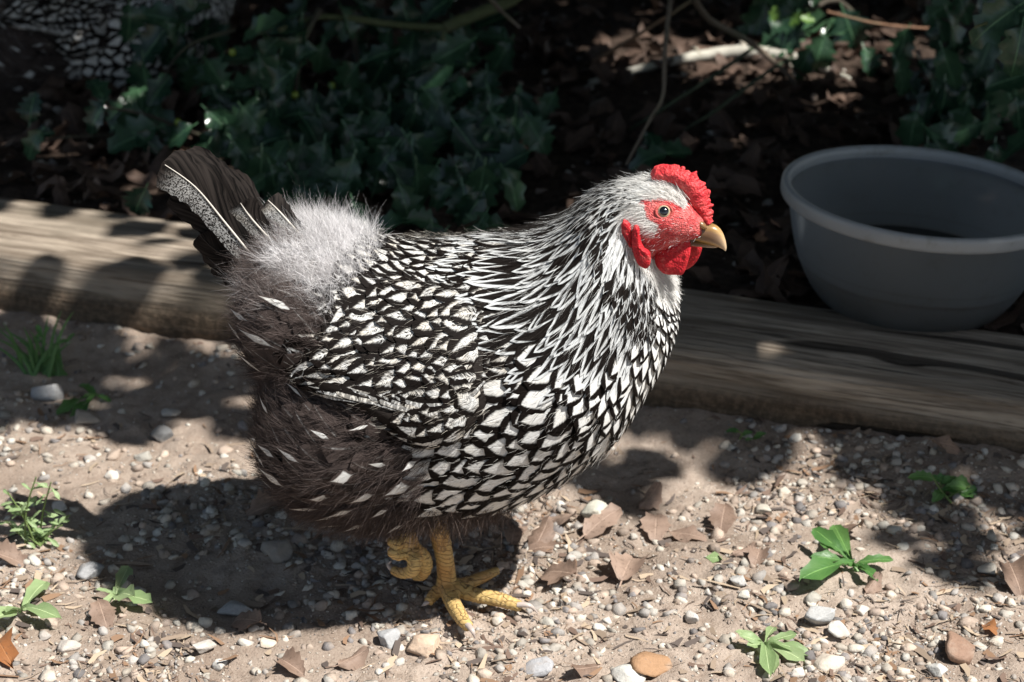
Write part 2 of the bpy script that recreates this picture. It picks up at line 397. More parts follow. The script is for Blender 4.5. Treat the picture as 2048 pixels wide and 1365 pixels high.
# ================================================================== ground
TA = np.array([-.55, .537]); TB = np.array([.464, .186])     # the timber's front top edge
tdir = (TB - TA) / np.linalg.norm(TB - TA); tnor = np.array([-tdir[1], tdir[0]]); TZ = .075; TWID = .16
BED = .063
def timber_off(x, y): return (x - TA[0]) * tnor[0] + (y - TA[1]) * tnor[1]
def ground_z(x, y, fine=True):
    x = np.asarray(x, float); y = np.asarray(y, float)
    p = np.stack([x, y, np.zeros_like(x)], -1)
    d = timber_off(x, y)
    t = np.clip((d - .05) / .07, 0, 1); t = t * t * (3 - 2 * t)
    z = BED * t
    near = np.exp(-np.clip(np.hypot(x, y) - 3, 0, None) / 3)
    z = z + (.006 * fbm(p * 5, 2, 3) * (1 - .3 * t) - .002) * near
    z = z + np.clip((x - .2) * .035, 0, .03) * (1 - t)
    z = z + .012 * np.exp(-((d + .01) / .04) ** 2)           # soil banked against the wood
    z = z + .035 * np.clip(y - 1.0, 0, 6) * near
    if fine: z = z + (.0034 * fbm(p * 38, 3, 11) + .0012 * vnoise(p * 160, 5)) * near
    return z
def axis(lo, hi, step, far):
    c = np.arange(lo, hi, step); out = []; s = step; q = hi
    while q < far: s *= 1.35; q += s; out.append(q)
    inn = []; s = step; q = lo
    while q > -far: s *= 1.35; q -= s; inn.append(q)
    return np.array(inn[::-1] + list(c) + out)
gx = axis(-.62, .62, .0045, 60); gy = axis(-.34, .62, .0045, 60)
X, Y = np.meshgrid(gx, gy, indexing='ij')
Zg = ground_z(X, Y); 
g = Geo(); g.add(np.stack([X, Y, Zg], -1), grid_faces(len(gx), len(gy)))
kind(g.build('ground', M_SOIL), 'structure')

# ------------------------------------------------------------------ timber edging
L0, L1 = -1.2, 2.2
prof = np.array([(0.012, -.05), (.004, 0), (0.000, .03), (0.004, .055), (.008, .0675), (.020, .0745), (.07, .0765), (.12, .0755), (.152, .074), (.158, .067), (.160, .04), (.16, -.05)])
pr = crom(prof, 72); nl = 520; xl = np.linspace(L0, L1, nl)
XX = np.repeat(xl[:, None], 72, 1); YY = np.repeat(pr[None, :, 0], nl, 0); ZZ = np.repeat(pr[None, :, 1], nl, 0)
q = np.stack([XX * 1.5, YY * 22, ZZ * 22], -1)
dd = .004 * fbm(q, 3, 21) + .0016 * vnoise(np.stack([XX * 6, YY * 130, ZZ * 130], -1), 22)
crack = np.clip(1 - np.abs(YY - .052 - .010 * np.sin(XX * 4) - .006 * vnoise(np.stack([XX * 9, XX * 0, XX * 0], -1), 8)) / .0035, 0, 1) * np.clip(vnoise(np.stack([XX * 2.1 + 4, XX * 0, XX * 0], -1), 9) * 3 + .4, 0, 1) * (ZZ > .06)
ZZ2 = ZZ + dd * (.4 + .6 * (ZZ > .02)) - crack * .006; YY2 = YY + dd * .8 * (ZZ < .066)
tb = thing('landscape_timber', 'long weathered grey brown timber laid on the ground as bed edging behind the hen', 'timber', (TA[0], TA[1], 0))
tb.rotation_euler = (0, 0, math.atan2(tdir[1], tdir[0]))
g = Geo(); g.add(np.stack([XX, YY2, ZZ2], -1), grid_faces(nl, 72))
for e in (0, nl - 1):
    ring = np.stack([XX, YY2, ZZ2], -1)[e]; cc = ring.mean(0); k = np.arange(71)
    g.add(np.vstack([ring, cc]), np.stack([np.full(71, 72), k, k + 1], -1))
g.build('beam', M_WOOD, tb)

# ------------------------------------------------------------------ stones
def stone_mesh(sub, seed, squash=.7, facet=.35):
    import bmesh
    bm = bmesh.new(); bmesh.ops.create_icosphere(bm, subdivisions=sub, radius=1.0)
    v = np.array([q.co for q in bm.verts]); f = np.array([[l.index for l in q.verts] for q in bm.faces]); bm.free()
    rs = np.random.default_rng(seed)
    for _ in range(int(13 * facet / .35)):                                     # chip flat faces
        nn = nrm(rs.standard_normal(3)); d = rs.uniform(.45, .82); s = v @ nn
        v = v - np.clip(s - d, 0, None)[:, None] * nn
    v = v * (1 + .10 * vnoise(v * 1.7 + seed * 3.1, seed)[:, None]) * np.array([1, rs.uniform(.55, .95), squash * rs.uniform(.75, 1.1)])
    return v, f
def chip_mesh(seed, n):
    import bmesh
    rs = np.random.default_rng(seed); bm = bmesh.new(); sq = np.array([1, rs.uniform(.55, .95), rs.uniform(.45, .85)])
    for q in nrm(rs.standard_normal((n, 3))) * rs.uniform(.8, 1.0, (n, 1)) * sq: bm.verts.new(q)
    bmesh.ops.convex_hull(bm, input=bm.verts); bmesh.ops.delete(bm, geom=[q for q in bm.verts if not q.link_faces], context='VERTS'); bm.verts.index_update()
    v = np.array([q.co for q in bm.verts]); f = np.array([[l.index for l in q.verts] for q in bm.faces]); bm.free(); return v, f
PEB = [chip_mesh(500 + i, 16 + i) for i in range(10)] + [chip_mesh(560 + i, 22) for i in range(3)] + [chip_mesh(600 + i, 10) for i in range(6)]
PAL = np.array([(.58, .53, .46), (.50, .46, .42), (.66, .60, .51), (.44, .41, .38), (.58, .47, .38), (.36, .29, .24), (.70, .66, .59), (.52, .41, .33), (.27, .25, .245), (.62, .55, .46), (.68, .64, .56)])
def rotz(v, a):
    c, s = math.cos(a), math.sin(a); return np.stack([v[:, 0] * c - v[:, 1] * s, v[:, 0] * s + v[:, 1] * c, v[:, 2]], -1)
def rand_rot(v, r, tilt=.4):
    v = rotz(v, r.uniform(0, 6.28)); M3 = np.array(Matrix.Rotation(r.uniform(-tilt, tilt), 3, 'X') @ Matrix.Rotation(r.uniform(-tilt, tilt), 3, 'Y')); return v @ M3.T
OCC = []   # taken spots (x, y, r)
# named stones:  px, py, half-length px, half-height px, angle, colour, label
STONES = [
 (95, 786, 27, 30, 80, (.36, .36, .36), 'smooth grey egg shaped stone below the grass tuft at left'),
 (173, 836, 27, 17, 10, (.36, .31, .26), 'round tan stone in front of the small broad leaved weed by the timber'),
 (322, 872, 18, 22, 60, (.13, .13, .13), 'dark charcoal stone at the edge of the sunlit patch left of the hen'),
 (227, 912, 17, 15, 20, (.38, .30, .24), 'brownish stone at the lower edge of the sunlit patch at left'),
 (285, 915, 14, 14, 50, (.36, .34, .30), 'tan grey stone right of the brownish stone in the left sunlit patch'),
 (342, 828, 20, 12, 5, (.38, .36, .33), 'flat pale stone in the shade between timber and sunlit patch'),
 (552, 1108, 33, 24, 5, (.30, .27, .24), 'large rounded stone in the hen shadow left of the raised foot'),
 (470, 1222, 35, 18, 0, (.34, .34, .34), 'flat pointed grey stone near the lower edge of the hen shadow'),
 (848, 1297, 35, 24, 5, (.56, .42, .31), 'tan orange stone in sun below the standing foot'),
 (777, 1277, 22, 25, 50, (.38, .38, .38), 'grey stone half in shadow left of the tan orange stone'),
 (1192, 1027, 28, 24, 60, (.52, .50, .42), 'pale knobbly stone behind the dry leaves under the breast'),
 (1077, 1335, 31, 19, -3, (.38, .38, .39), 'blue grey oval stone at the bottom edge right of the foot'),
 (1303, 1337, 42, 26, 0, (.34, .20, .11), 'rusty orange crumbly stone at the bottom edge'),
 (1258, 1358, 34, 20, 10, (.52, .51, .47), 'pale grey stone touching the rusty orange stone'),
 (1917, 1306, 36, 30, -40, (.27, .17, .12), 'reddish brown angular stone at lower right'),
 (1640, 1240, 26, 26, -30, (.44, .44, .43), 'triangular grey stone below the sprawling green weed'),
 (1676, 1270, 22, 16, 10, (.52, .50, .46), 'blocky cream stone touching the triangular grey stone'),
 (1660, 1325, 32, 19, 0, (.57, .50, .42), 'large cream stone right of the pale rosette weed'),
 (1722, 1220, 15, 14, 30, (.62, .58, .52), 'whitish stone right of the triangular grey stone'),
 (410, 1297, 24, 15, -10, (.55, .51, .46), 'pale flat stone below the big hen shadow at left'),
 (180, 1148, 28, 17, 15, (.33, .33, .33), 'dark speckled stone beside the hen shadow edge at left'),
 (137, 1295, 22, 15, -5, (.50, .45, .40), 'pale stone below the left rosette weeds'),
 (252, 1172, 14, 13, 0, (.53, .46, .40), 'small cream stone behind the notched rosette weed'),
 (118, 1016, 15, 14, 40, (.56, .52, .49), 'whitish stone right of the upright slender weed'),
 (440, 1330, 17, 13, 20, (.52, .50, .46), 'grey white stone near the bottom left between dead leaves'),
 (536, 1289, 17, 11, 10, (.62, .52, .42), 'small cream orange stone just below the folded dead leaf'),
 (1475, 1165, 17, 16, 20, (.44, .43, .41), 'squarish grey stone below the pale green leaf'),
 (1385, 1237, 14, 16, 60, (.50, .48, .45), 'pointed grey stone on bare sunlit soil at lower middle'),
 (1978, 1145, 20, 16, 30, (.55, .51, .44), 'round cream stone at the sun line near the right edge'),
 (1873, 1340, 18, 18, 50, (.50, .49, .46), 'grey white stone left below the reddish brown stone'),
 (1568, 982, 13, 11, 0, (.56, .51, .43), 'small white stone in the dappled patch right of the breast'),
 (1530, 1022, 19, 10, -25, (.48, .44, .37), 'long pale stone at the sun line right of the dry leaves'),
 (995, 1240, 12, 12, 0, (.53, .47, .40), 'little cream stone right of the front claw'),
 (1020, 1098, 9, 9, 0, (.20, .20, .20), 'small dark stone in shadow beside the outer toe'),
]
def put_stone(px, py, hl, hh, ang, col, label, i, zbase=0.0, grp='stones lying on the ground'):
    z = zbase
    for _ in range(3): q0 = G(px, py + hh * .45, z); z = float(ground_z(q0[0], q0[1]))
    s = K * np.linalg.norm(q0 - CAM)
    a = hl * s; h = hh * s * 1.0
    v, f = stone_mesh(3, 300 + i, 1.0, .45)
    ext = v.max(0) - v.min(0); v = (v - (v.max(0) + v.min(0)) / 2) / (ext / 2)
    v = v * np.array([a, (a + h) * .55, h * .78]); v = rotz(v, R(ang)) ; zz = -v[:, 2].min()
    q = v + np.array([0, 0, zz * .55])
    g = Geo(); g.add(q, f, None, col, fr=i * .37 % 1)
    o = g.build('stone', M_STONE, smooth=True); o.location = (q0[0], q0[1] + a * .3, z); tag(o, label, 'stone', grp)
    OCC.append((q0[0], q0[1] + a * .3, a * .85))
for i, s in enumerate(STONES): put_stone(*s, i)

# gravel: nobody could count it
def scatter(n, fn, poly, minr):
    """random ground points with density fn"""
    out = []
    while len(out) < n:
        x = rng.uniform(-.66, .66, 4000); y = rng.uniform(-.36, 2.3, 4000)
        pr = proj(np.stack([x, y, x * 0], -1)); ok = (pr[:, 0] > -60) & (pr[:, 0] < 2110) & (pr[:, 1] > -40) & (pr[:, 1] < 1420) & (rng.random(4000) < fn(x, y))
        out += list(zip(x[ok], y[ok]))
    return np.array(out[:n])
def dens_front(x, y):
    d = timber_off(x, y); p = np.stack([x, y, x * 0], -1)
    return np.where(d < -.005, np.clip(.60 + .6 * fbm(p * 7, 2, 31) - .62 * np.clip(y * 2.0 + .25, 0, 1) , .07, 1), 0)
def dens_bed(x, y):
    d = timber_off(x, y); return np.where(d > .17, .25 + .75 * np.exp(-(y - .3) * 1.5), 0)
def add_gravel(g, pts, rlo, rhi, pw, sink, vars_, pal=PAL, mul=1.0):
    for x, y in pts:
        r = rlo + (rhi - rlo) * rng.random() ** pw
        if any((x - a) ** 2 + (y - b) ** 2 < (c + r * .6) ** 2 for a, b, c in OCC): continue
        v, f = vars_[rng.integers(len(vars_))]
        v = rand_rot(v, rng, .5) * r; z = float(ground_z(x, y))
        c = pal[rng.integers(len(pal))] * rng.uniform(.48, .95) * mul
        g.add(v + np.array([x, y, z + r * sink]), f, None, c)
g = Geo(); add_gravel(g, scatter(7600, dens_front, None, 0), .0012, .0088, 3.1, .05, PEB)
add_gravel(g, scatter(11000, dens_front, None, 0), .0005, .0019, 1.6, .3, PEB[13:])
add_gravel(g, scatter(700, dens_bed, None, 0), .002, .011, 2.0, .3, PEB, PAL, .7)
kind(g.build('gravel', M_STONE, smooth=False), 'stuff')
g = Geo()     # needles, bits of stalk and bark
for x, y in scatter(2600, dens_front, None, 0):
    L = rng.uniform(.003, .020) * (1 if rng.random() < .9 else 1.8); a = rng.uniform(0, 6.28); z = float(ground_z(x, y)) + .0015
    d = np.array([math.cos(a), math.sin(a), rng.uniform(-.05, .12)]); sdv = np.array([-d[1], d[0], .3]) * (rng.uniform(.0003, .0008) if rng.random() < .55 else rng.uniform(.0012, .003))
    b = np.array([x, y, z]); mid = b + d * L * .5 + np.array([-d[1], d[0], .15]) * L * rng.uniform(-.15, .15)
    c = np.array([(.24, .15, .095), (.26, .2, .15), (.42, .33, .24), (.16, .11, .085), (.10, .08, .07)][rng.integers(5)])
    g.add([b - sdv, b + sdv, mid + sdv, mid - sdv, b + d * L + sdv * .4, b + d * L - sdv * .4], [[0, 1, 2, 3], [3, 2, 4, 5]], None, c)
kind(g.build('plant_debris', M_DEBRIS), 'stuff')

# ------------------------------------------------------------------ leaves
def leaf_geo(n=9, spines=4, width=.30, fold=.25, bend=.25, spike=.28, curl=0.0, seed=0, wav=.04, spat=False):
    """unit-length leaf along +X, upper side +Z"""
    rs = np.random.default_rng(seed); ns = 2 * spines + 1; t = np.linspace(0, 1, ns + 1)
    t = np.r_[0, np.linspace(.05, 1, ns)]
    hw = width * (np.sin(np.pi * np.clip(t, 0, 1) ** .85) ** .75 if not spat else np.clip(np.sin(np.pi * np.clip(t, 0, 1) ** 1.7), 0, 1) ** .8 + .12 * (1 - t))
    sp = np.ones(len(t)); sp[1:] = 1 + spike * np.where(np.arange(len(t) - 1) % 2 == 1, 1, -.6)
    rows = []; uv = []
    for i, tt in enumerate(t):
        for u in (-1, -.5, 0, .5, 1):
            h = hw[i] * (sp[i] if abs(u) == 1 else 1) * (1 + .06 * rs.standard_normal() * (abs(u) == 1))
            y = u * h; x = tt + (.045 if abs(u) == 1 and sp[i] > 1 and 0 < tt < 1 else 0)
            z = fold * (math.sqrt(y * y + .0025) - .05) - curl * y * y * 3 + wav * math.sin(tt * 9 + seed + u) * abs(u) + wav * .5 * math.sin(tt * 5 + seed * 2.3) + (.05 * abs(u) if abs(u) == 1 and sp[i] > 1 else 0)
            rows.append((x, y, z)); uv.append((u * .5 + .5, tt))
    v = np.array(rows); ang = -bend * v[:, 0]           # bend along the length
    x = np.where(abs(bend) > 1e-3, np.sin(bend * v[:, 0]) / (bend or 1), v[:, 0]); z = v[:, 2] * np.cos(ang) - (1 - np.cos(bend * v[:, 0])) / (bend or 1)
    v = np.stack([x, v[:, 1], z], -1)
    return v, grid_faces(len(t), 5), np.array(uv)
def leaf_mesh(name, mat, stalk=True, **k):
    v, f, uv = leaf_geo(**k); g = Geo(); g.add(v, f, uv)
    if stalk: g.add([(-.14, .012, .02), (-.14, -.012, .02), (.05, -.015, 0), (.05, .015, 0)], [[0, 1, 2, 3]], [(.5, 0)] * 4)
    return g.mesh(name, mat)
HL = [leaf_mesh('holly_leaf', M_HOLLY, spines=3 + i % 3, width=.27 + .04 * (i % 3), fold=.3 + .1 * (i % 2), bend=.3 + .25 * (i % 4), spike=.30, seed=i, wav=.05) for i in range(8)]
HLB = [leaf_mesh('young_holly_leaf', M_HOLLYB, spines=3, width=.30, fold=.2, bend=.3, seed=20 + i) for i in range(2)]
def orient(d, n):
    """matrix with X along d, Z near n"""
    d = nrm(d); y = nrm(np.cross(n, d)); z = np.cross(d, y); return np.stack([d, y, z], 1)
def place(o, pos, M3, scale):
    m4 = Matrix.Identity(4)
    for i in range(3):
        for j in range(3): m4[i][j] = float(M3[i, j] * scale)
        m4[i][3] = float(pos[i])
    o.matrix_local = m4; return o
def img_dir(ang, depth=0.0):
    """direction that reads as angle ang (degrees, 0 = right, 90 = up) from the camera, leaning depth away from it"""
    a = R(ang); return nrm(math.cos(a) * RT + math.sin(a) * UP + depth * FW)

# ------------------------------------------------------------------ holly bush behind the timber
hb = np.array([-.18, 1.25, BED]); bush = thing('holly_bush', 'dark green spiny leaved holly bush with unripe berries behind the timber and hen', 'bush', hb)
def stem(parent, org, pts, rad, col, name='stem', n=None):
    g = Geo(); tube(g, pts, rad, 7, True, col, n=n or len(pts) * 5, jit=.05); return g.build(name, M_BARK, parent, org)
BK = (.055, .045, .032); GRN = (.085, .10, .04)
STEMS = []
def pstem(pp, rad, col, parent=bush, org=hb, name='stem'):
    pts = np.array([P(a, b, y) for a, b, y in pp]); STEMS.append(pts); r = np.linspace(rad[0], rad[1], len(pts)); return stem(parent, org, pts, r, col, name)
pstem([(1075, -60, 1.3), (1030, -5, 1.2), (960, 26, 1.12), (890, 55, 1.1)], (.010, .008), GRN)
pstem([(890, 55, 1.1), (820, 52, 1.1), (760, 46, 1.08), (690, 36, 1.06), (630, 36, 1.05), (560, 60, 1.0)], (.0055, .0035), GRN)
pstem([(640, 20, 1.05), (604, 90, 1.0), (592, 180, .98), (572, 280, .95), (545, 380, .93)], (.004, .0025), BK)
pstem([(890, 58, 1.1), (870, 150, 1.08), (820, 230, 1.05), (800, 330, 1.05)], (.004, .002), GRN)
pstem([(470, 60, 1.1), (380, 90, 1.05), (330, 150, 1.0), (300, 240, .95)], (.0025, .0015), BK)
pstem([(560, 300, .98), (400, 270, .92), (300, 232, .90), (215, 215, .88)], (.003, .0016), BK)
pstem([(230, 270, .9), (130, 275, .86), (80, 285, .84), (50, 300, .82)], (.0022, .0012), BK)
pstem([(900, 60, 1.12), (930, 200, 1.12), (920, 330, 1.1), (860, 460, 1.1)], (.004, .002), BK)
pstem([(700, 40, 1.12), (720, 180, 1.1), (690, 300, 1.05), (650, 400, 1.0)], (.004, .002), BK)
hb_root = [np.array([-.1, 1.45, BED - .02]), np.array([-.12, 1.5, .2]), P(1075, -60, 1.3)]
stem(bush, hb, hb_root, [.014, .012, .0095], BK)
leaves = 0
def holly(px, py, y, size, ang, depth=None, facing=None, mesh=None, parent=bush, org=hb):
    """one leaf whose middle is seen at px, py"""
    global leaves; leaves += 1
    y = min(y, G(px, py + size * .25, BED + .012)[1] - .015); p = P(px, py, y); s = K * np.linalg.norm(p - CAM); L = size * s
    d = img_dir(ang, rng.uniform(-.35, .25) if depth is None else depth)
    n = nrm(np.array([rng.uniform(-.5, .5), rng.uniform(-.75, -.2), .75]) if facing is None else facing)
    o = link('leaf', mesh or HL[rng.integers(8)], parent)
    return place(o, p - d * L * .5 - org, orient(d, n), L)
for a in [(560, 165, .96, 105, 215), (545, 160, .97, 105, 250), (590, 95, 1.0, 110, 255), (565, 60, 1.0, 80, 170), (540, 330, .9, 115, 80), (500, 350, .9, 80, 95), (195, 170, .9, 75, 110), (182, 238, .88, 85, 230),
          (62, 215, .82, 62, 80), (62, 290, .80, 70, 235), (88, 265, .82, 40, 10), (280, 195, .95, 100, 100), (318, 180, .95, 80, 60), (262, 272, .9, 110, 200), (300, 285, .9, 70, 330), (310, 28, 1.1, 100, 160),
          (330, 68, 1.1, 90, 190), (345, 105, 1.08, 85, 250), (410, 48, 1.15, 100, 95), (430, 70, 1.15, 80, 300), (375, 20, 1.12, 90, 40), (370, 120, 1.08, 75, 300), (395, 165, 1.05, 80, 260), (340, 60, 1.05, 60, 330),
          (275, 408, .70, 75, 240), (870, 105, 1.1, 120, 240), (800, 150, 1.08, 115, 250), (845, 190, 1.06, 95, 250), (700, 215, 1.0, 80, 195), (770, 170, 1.06, 80, 120), (900, 190, 1.1, 110, 190), (640, 120, 1.05, 70, 260),
          (690, 55, 1.12, 60, 260), (770, 80, 1.1, 65, 250), (830, 250, 1.03, 100, 270), (745, 260, 1.0, 90, 230), (905, 255, 1.08, 110, 200), (850, 370, 1.0, 100, 240), (900, 350, 1.0, 90, 200), (690, 365, .96, 110, 250),
          (960, 385, 1.02, 110, 260), (1010, 320, 1.1, 110, 200), (1075, 270, 1.15, 90, 300), (640, 330, .95, 100, 260), (760, 330, 1.0, 100, 230), (480, 290, .95, 95, 300), (450, 250, 1.0, 95, 200), (415, 300, .95, 90, 250),
          (530, 250, 1.0, 90, 240), (620, 225, 1.0, 100, 260), (650, 260, 1.02, 90, 290), (1310, 280, 1.05, 75, 95), (1290, 315, 1.05, 90, 190), (1350, 300, 1.1, 80, 10), (930, 80, 1.2, 90, 300), (1000, 120, 1.25, 90, 240)]: holly(*a)
holly(590, 303, .93, 45, 330, mesh=HLB[0]); holly(612, 312, .93, 30, 30, mesh=HLB[1])
for cx, cy, sp, n, y in [(360, 70, 70, 9, 1.10), (560, 130, 80, 16, 1.02), (270, 240, 60, 7, .95), (450, 260, 90, 22, .95), (840, 140, 100, 30, 1.10), (760, 230, 100, 30, 1.04), (870, 320, 110, 32, 1.04), (690, 320, 90, 24, 1.0), (620, 400, 70, 18, .92),
                         (960, 410, 80, 18, 1.0), (530, 350, 60, 11, .90), (1000, 90, 90, 12, 1.2), (560, 260, 80, 18, .98), (1010, 250, 80, 16, 1.15), (820, 430, 90, 20, .95), (700, 130, 80, 16, 1.10), (450, 130, 80, 14, 1.05)]:
    for _ in range(int(n * .62)):
        holly(cx + rng.normal() * sp * .75, cy + rng.normal() * sp * .75, y + rng.uniform(-.08, .12), rng.uniform(65, 110), rng.uniform(160, 330) if rng.random() < .8 else rng.uniform(0, 360))
g = Geo(); tube(g, [(0, 0, -.0048), (0, 0, -.004), (0, 0, 0), (0, 0, .004), (0, 0, .0048)], [.001, .0035, .005, .0035, .001], 10); bme = g.mesh('berry', M_BERRY)
g = Geo(); tube(g, [(0, 0, -.0048), (0, 0, -.004), (0, 0, 0), (0, 0, .004), (0, 0, .0048)], [.001, .0035, .005, .0035, .001], 10); bmr = g.mesh('ripe_berry', M_BERRYR)
for px, py, y, r in [(560, 368, .86, 0), (547, 383, .86, 0), (575, 352, .87, 1), (808, 221, .99, 1), (860, 233, .99, 0), (738, 271, .97, 0), (664, 172, 1.0, 0), (612, 200, .98, 0), (640, 310, .93, 0), (670, 315, .93, 0), (742, 348, .96, 0), (842, 328, .98, 0), (896, 450, .98, 0),
                     (312, 372, .80, 0), (465, 105, 1.0, 0), (590, 190, .95, 0), (665, 295, .95, 0), (780, 300, .97, 0), (700, 250, .97, 0), (356, 245, .9, 0)]:
    o = link('berry', bmr if r else bme, bush, P(px, py, y) - hb)

def leafcloud(g, c, n, lo, hi, tilt):
    a = rng.uniform(0, 6.283, n); nn = nrm(np.stack([rng.normal(0, tilt, n), rng.normal(0, tilt, n), np.ones(n)], -1)); d = np.stack([np.cos(a), np.sin(a), np.zeros(n)], -1)
    d = nrm(d - nn * (d * nn).sum(1, keepdims=True)); s = np.cross(nn, d); L = rng.uniform(lo, hi, n)
    bas = [(-.5, 0, 0), (-.2, -.3, .04), (-.2, .3, .04), (.15, -.36, .03), (.15, .36, .03), (.5, 0, -.03)]
    v = np.stack([c + L[:, None] * (b[0] * d + b[1] * s + b[2] * nn) for b in bas], 1)
    ids = np.arange(n)[:, None] * 6
    f4 = ids + np.array([1, 3, 4, 2]); f3 = np.concatenate([ids + np.array([0, 1, 2]), ids + np.array([3, 5, 4])])
    uvb = np.tile(np.array([(.5, 0), (.1, .3), (.9, .3), (.05, .65), (.95, .65), (.5, 1)]), (n, 1))
    b0 = g.n; g.add(v, f4, uvb, None, np.repeat(rng.random(n), 6)); g.f.append(f3 + b0)
def lit(x, y):
    """where sun should reach the ground; unseen leaves are left out above these patches"""
    p = np.stack([x, y, x * 0], -1); n = fbm(p * 6.0, 2, 41); n2 = fbm(p * 14.0, 2, 43)
    yb = np.interp(x, [-1.2, -.62, -.47, -.40, -.3, -.15, 0, .10, .2, .27, .32, .36, .44, .52, 1.4], [.30, .31, .315, .30, .30, .27, .235, .155, .16, .11, .05, .0, -.005, .01, -.05])
    L = (y - yb) < .035 * n + .03 * n2
    d = timber_off(x, y)
    L |= (fbm(p * 19.0, 2, 47) > .36) & (y > yb) & (y < yb + .14) & (d < -.03)
    L |= (d > -.01) & (d < .15) & (x < -.36) & (n2 > .28)
    L |= (((x - .30) / .23) ** 2 + ((y - 1.29) / .13) ** 2 < 1 + .8 * n2)
    L |= (((x - .57) / .07) ** 2 + ((y - 1.33) / .06) ** 2 < 1) | (((x - .36) / .08) ** 2 + ((y - 1.10) / .05) ** 2 < 1 + n2) | (((x - .10) / .05) ** 2 + ((y - 1.33) / .05) ** 2 < 1)
    L |= (n2 > .60) & (y > .75)
    return L
g = Geo(); nB = 0  # unseen leaves above the frame, added to keep sky light off the bed
while nB < 11000:
    x = rng.uniform(-2.2, 1.9, 6000); y = rng.uniform(.85, 3.4, 6000); z = rng.uniform(.42, 1.15, 6000); q = proj(np.stack([x, y, z], -1))
    gx_, gy_ = x - SUN[0] / SUN[2] * z, y - SUN[1] / SUN[2] * z
    ok = (q[:, 1] < -70) & ~lit(gx_, gy_); c = np.stack([x, y, z], -1)[ok]; nB += len(c); leafcloud(g, c, len(c), .05, .085, .6)
kind(g.build('shade_foliage', M_HOLLY, bush, hb), 'stuff')
# ------------------------------------------------------------------ holly tree at right: its unseen crown is shaped leaf by leaf to shade the bed
trunk0 = np.array([1.35, 1.9, .06]); tree = thing('holly_tree', 'holly tree whose low dark spiny leaves hang into the upper right corner', 'tree', trunk0)
g = Geo(); tube(g, [trunk0 + (0, 0, -.1), trunk0 + (.02, 0, .5), trunk0 + (-.03, .02, 1.1), trunk0 + (.02, .0, 1.7), trunk0 + (-.02, 0, 2.6)], [.075, .06, .05, .04, .015], 12, True, (.16, .15, .13), n=24, jit=.03); g.build('trunk', M_BARK, tree, trunk0)
g = Geo(); nC = 0; 
while nC < 30000:
    x = rng.uniform(-1.6, 2.2, 6000); y = rng.uniform(-.35, 3.7, 6000); h = rng.uniform(1.15, 2.3, 6000)
    ok = ~lit(x, y); dt = timber_off(x, y)
    kp = np.ones(len(x)); kp[(dt > -.03) & (dt < .18)] = .80; kp[(dt > -.03) & (dt < .18) & (x < -.10)] = .25; kp[(dt <= -.03) & (y > -.02)] = .38; kp[(dt > .35) & (dt < .75) & (x < -.05)] = .70
    ok &= rng.random(len(x)) < kp
    ok &= ~((y < -.02) & (x < .38))
    x, y, h = x[ok], y[ok], h[ok]
    c = np.stack([x, y, x * 0], -1) + SUN * (h / SUN[2])[:, None]
    n = len(c); nC += n; leafcloud(g, c, n, .055, .095, .45)
nC = 0  # more unseen leaves around and behind the camera, added to cut sky light
while nC < 11000:
    x = rng.uniform(-3.2, 3.0, 6000); y = rng.uniform(-3.4, 1.5, 6000); h = rng.uniform(1.5, 2.8, 6000)
    ok = ((y < -.47) | (x < -.85) | (x > 1.0)) & (fbm(np.stack([x, y, h], -1) * 2.2, 2, 77) > -.25)
    x, y, h = x[ok], y[ok], h[ok]; c = np.stack([x, y, x * 0], -1) + SUN * (h / SUN[2])[:, None]; n = len(c); nC += n; leafcloud(g, c, n, .07, .12, .6)
crown = kind(g.build('crown', M_HOLLY, tree, trunk0), 'stuff')
for k in range(9):
    e = np.array([rng.uniform(-1.2, 1.6), rng.uniform(.6, 3.2), rng.uniform(1.3, 2.1)]); b = trunk0 + (0, 0, rng.uniform(.95, 1.6))
    stem(tree, trunk0, [b, b * .6 + e * .4 + (0, 0, .1), b * .3 + e * .7 + (0, 0, .08), e], [.028, .02, .014, .005], (.15, .14, .12), 'limb')
pts = np.array([trunk0 + (0, 0, .9), P(2150, -60, .9), P(2040, 20, .55), P(1990, 40, .5), P(1950, 55, .48)]); stem(tree, trunk0, pts, [.012, .006, .003, .002, .0012], GRN, 'limb')
pts = np.array([trunk0 + (0, 0, .85), P(2180, -20, 1.2), P(1950, 20, 1.1), P(1880, 120, 1.05), P(1870, 280, 1.0)]); stem(tree, trunk0, pts, [.012, .007, .004, .003, .0015], BK, 'limb')
pts = np.array([trunk0 + (0, .1, .95), P(1900, -60, 1.5), P(1660, 0, 1.35), P(1590, 60, 1.3)]); stem(tree, trunk0, pts, [.012, .007, .004, .002], BK, 'limb')
for a in [(1985, 45, .48, 120, 212, -.1), (2035, 105, .46, 110, 258, -.1), (2045, 20, .5, 120, 185, 0)]: holly(*a[:6], parent=tree, org=trunk0, facing=(-.1, -.75, .65))
for cx, cy, sp, n, y in [(1895, 110, 50, 13, 1.05), (1870, 250, 50, 12, 1.0), (1950, 200, 45, 8, .95), (1630, 70, 55, 13, 1.35), (1570, 30, 40, 6, 1.3), (2000, 270, 50, 9, .95), (2030, 170, 30, 5, .8)]:
    for _ in range(n): holly(cx + rng.normal() * sp, cy + rng.normal() * sp, y + rng.uniform(-.06, .08), rng.uniform(65, 100), rng.uniform(180, 320), parent=tree, org=trunk0)
for px, py in [(1550, 28), (1590, 40), (1615, 38)]: holly(px, py, 1.25, 32, rng.uniform(0, 360), mesh=HLB[0], parent=tree, org=trunk0)

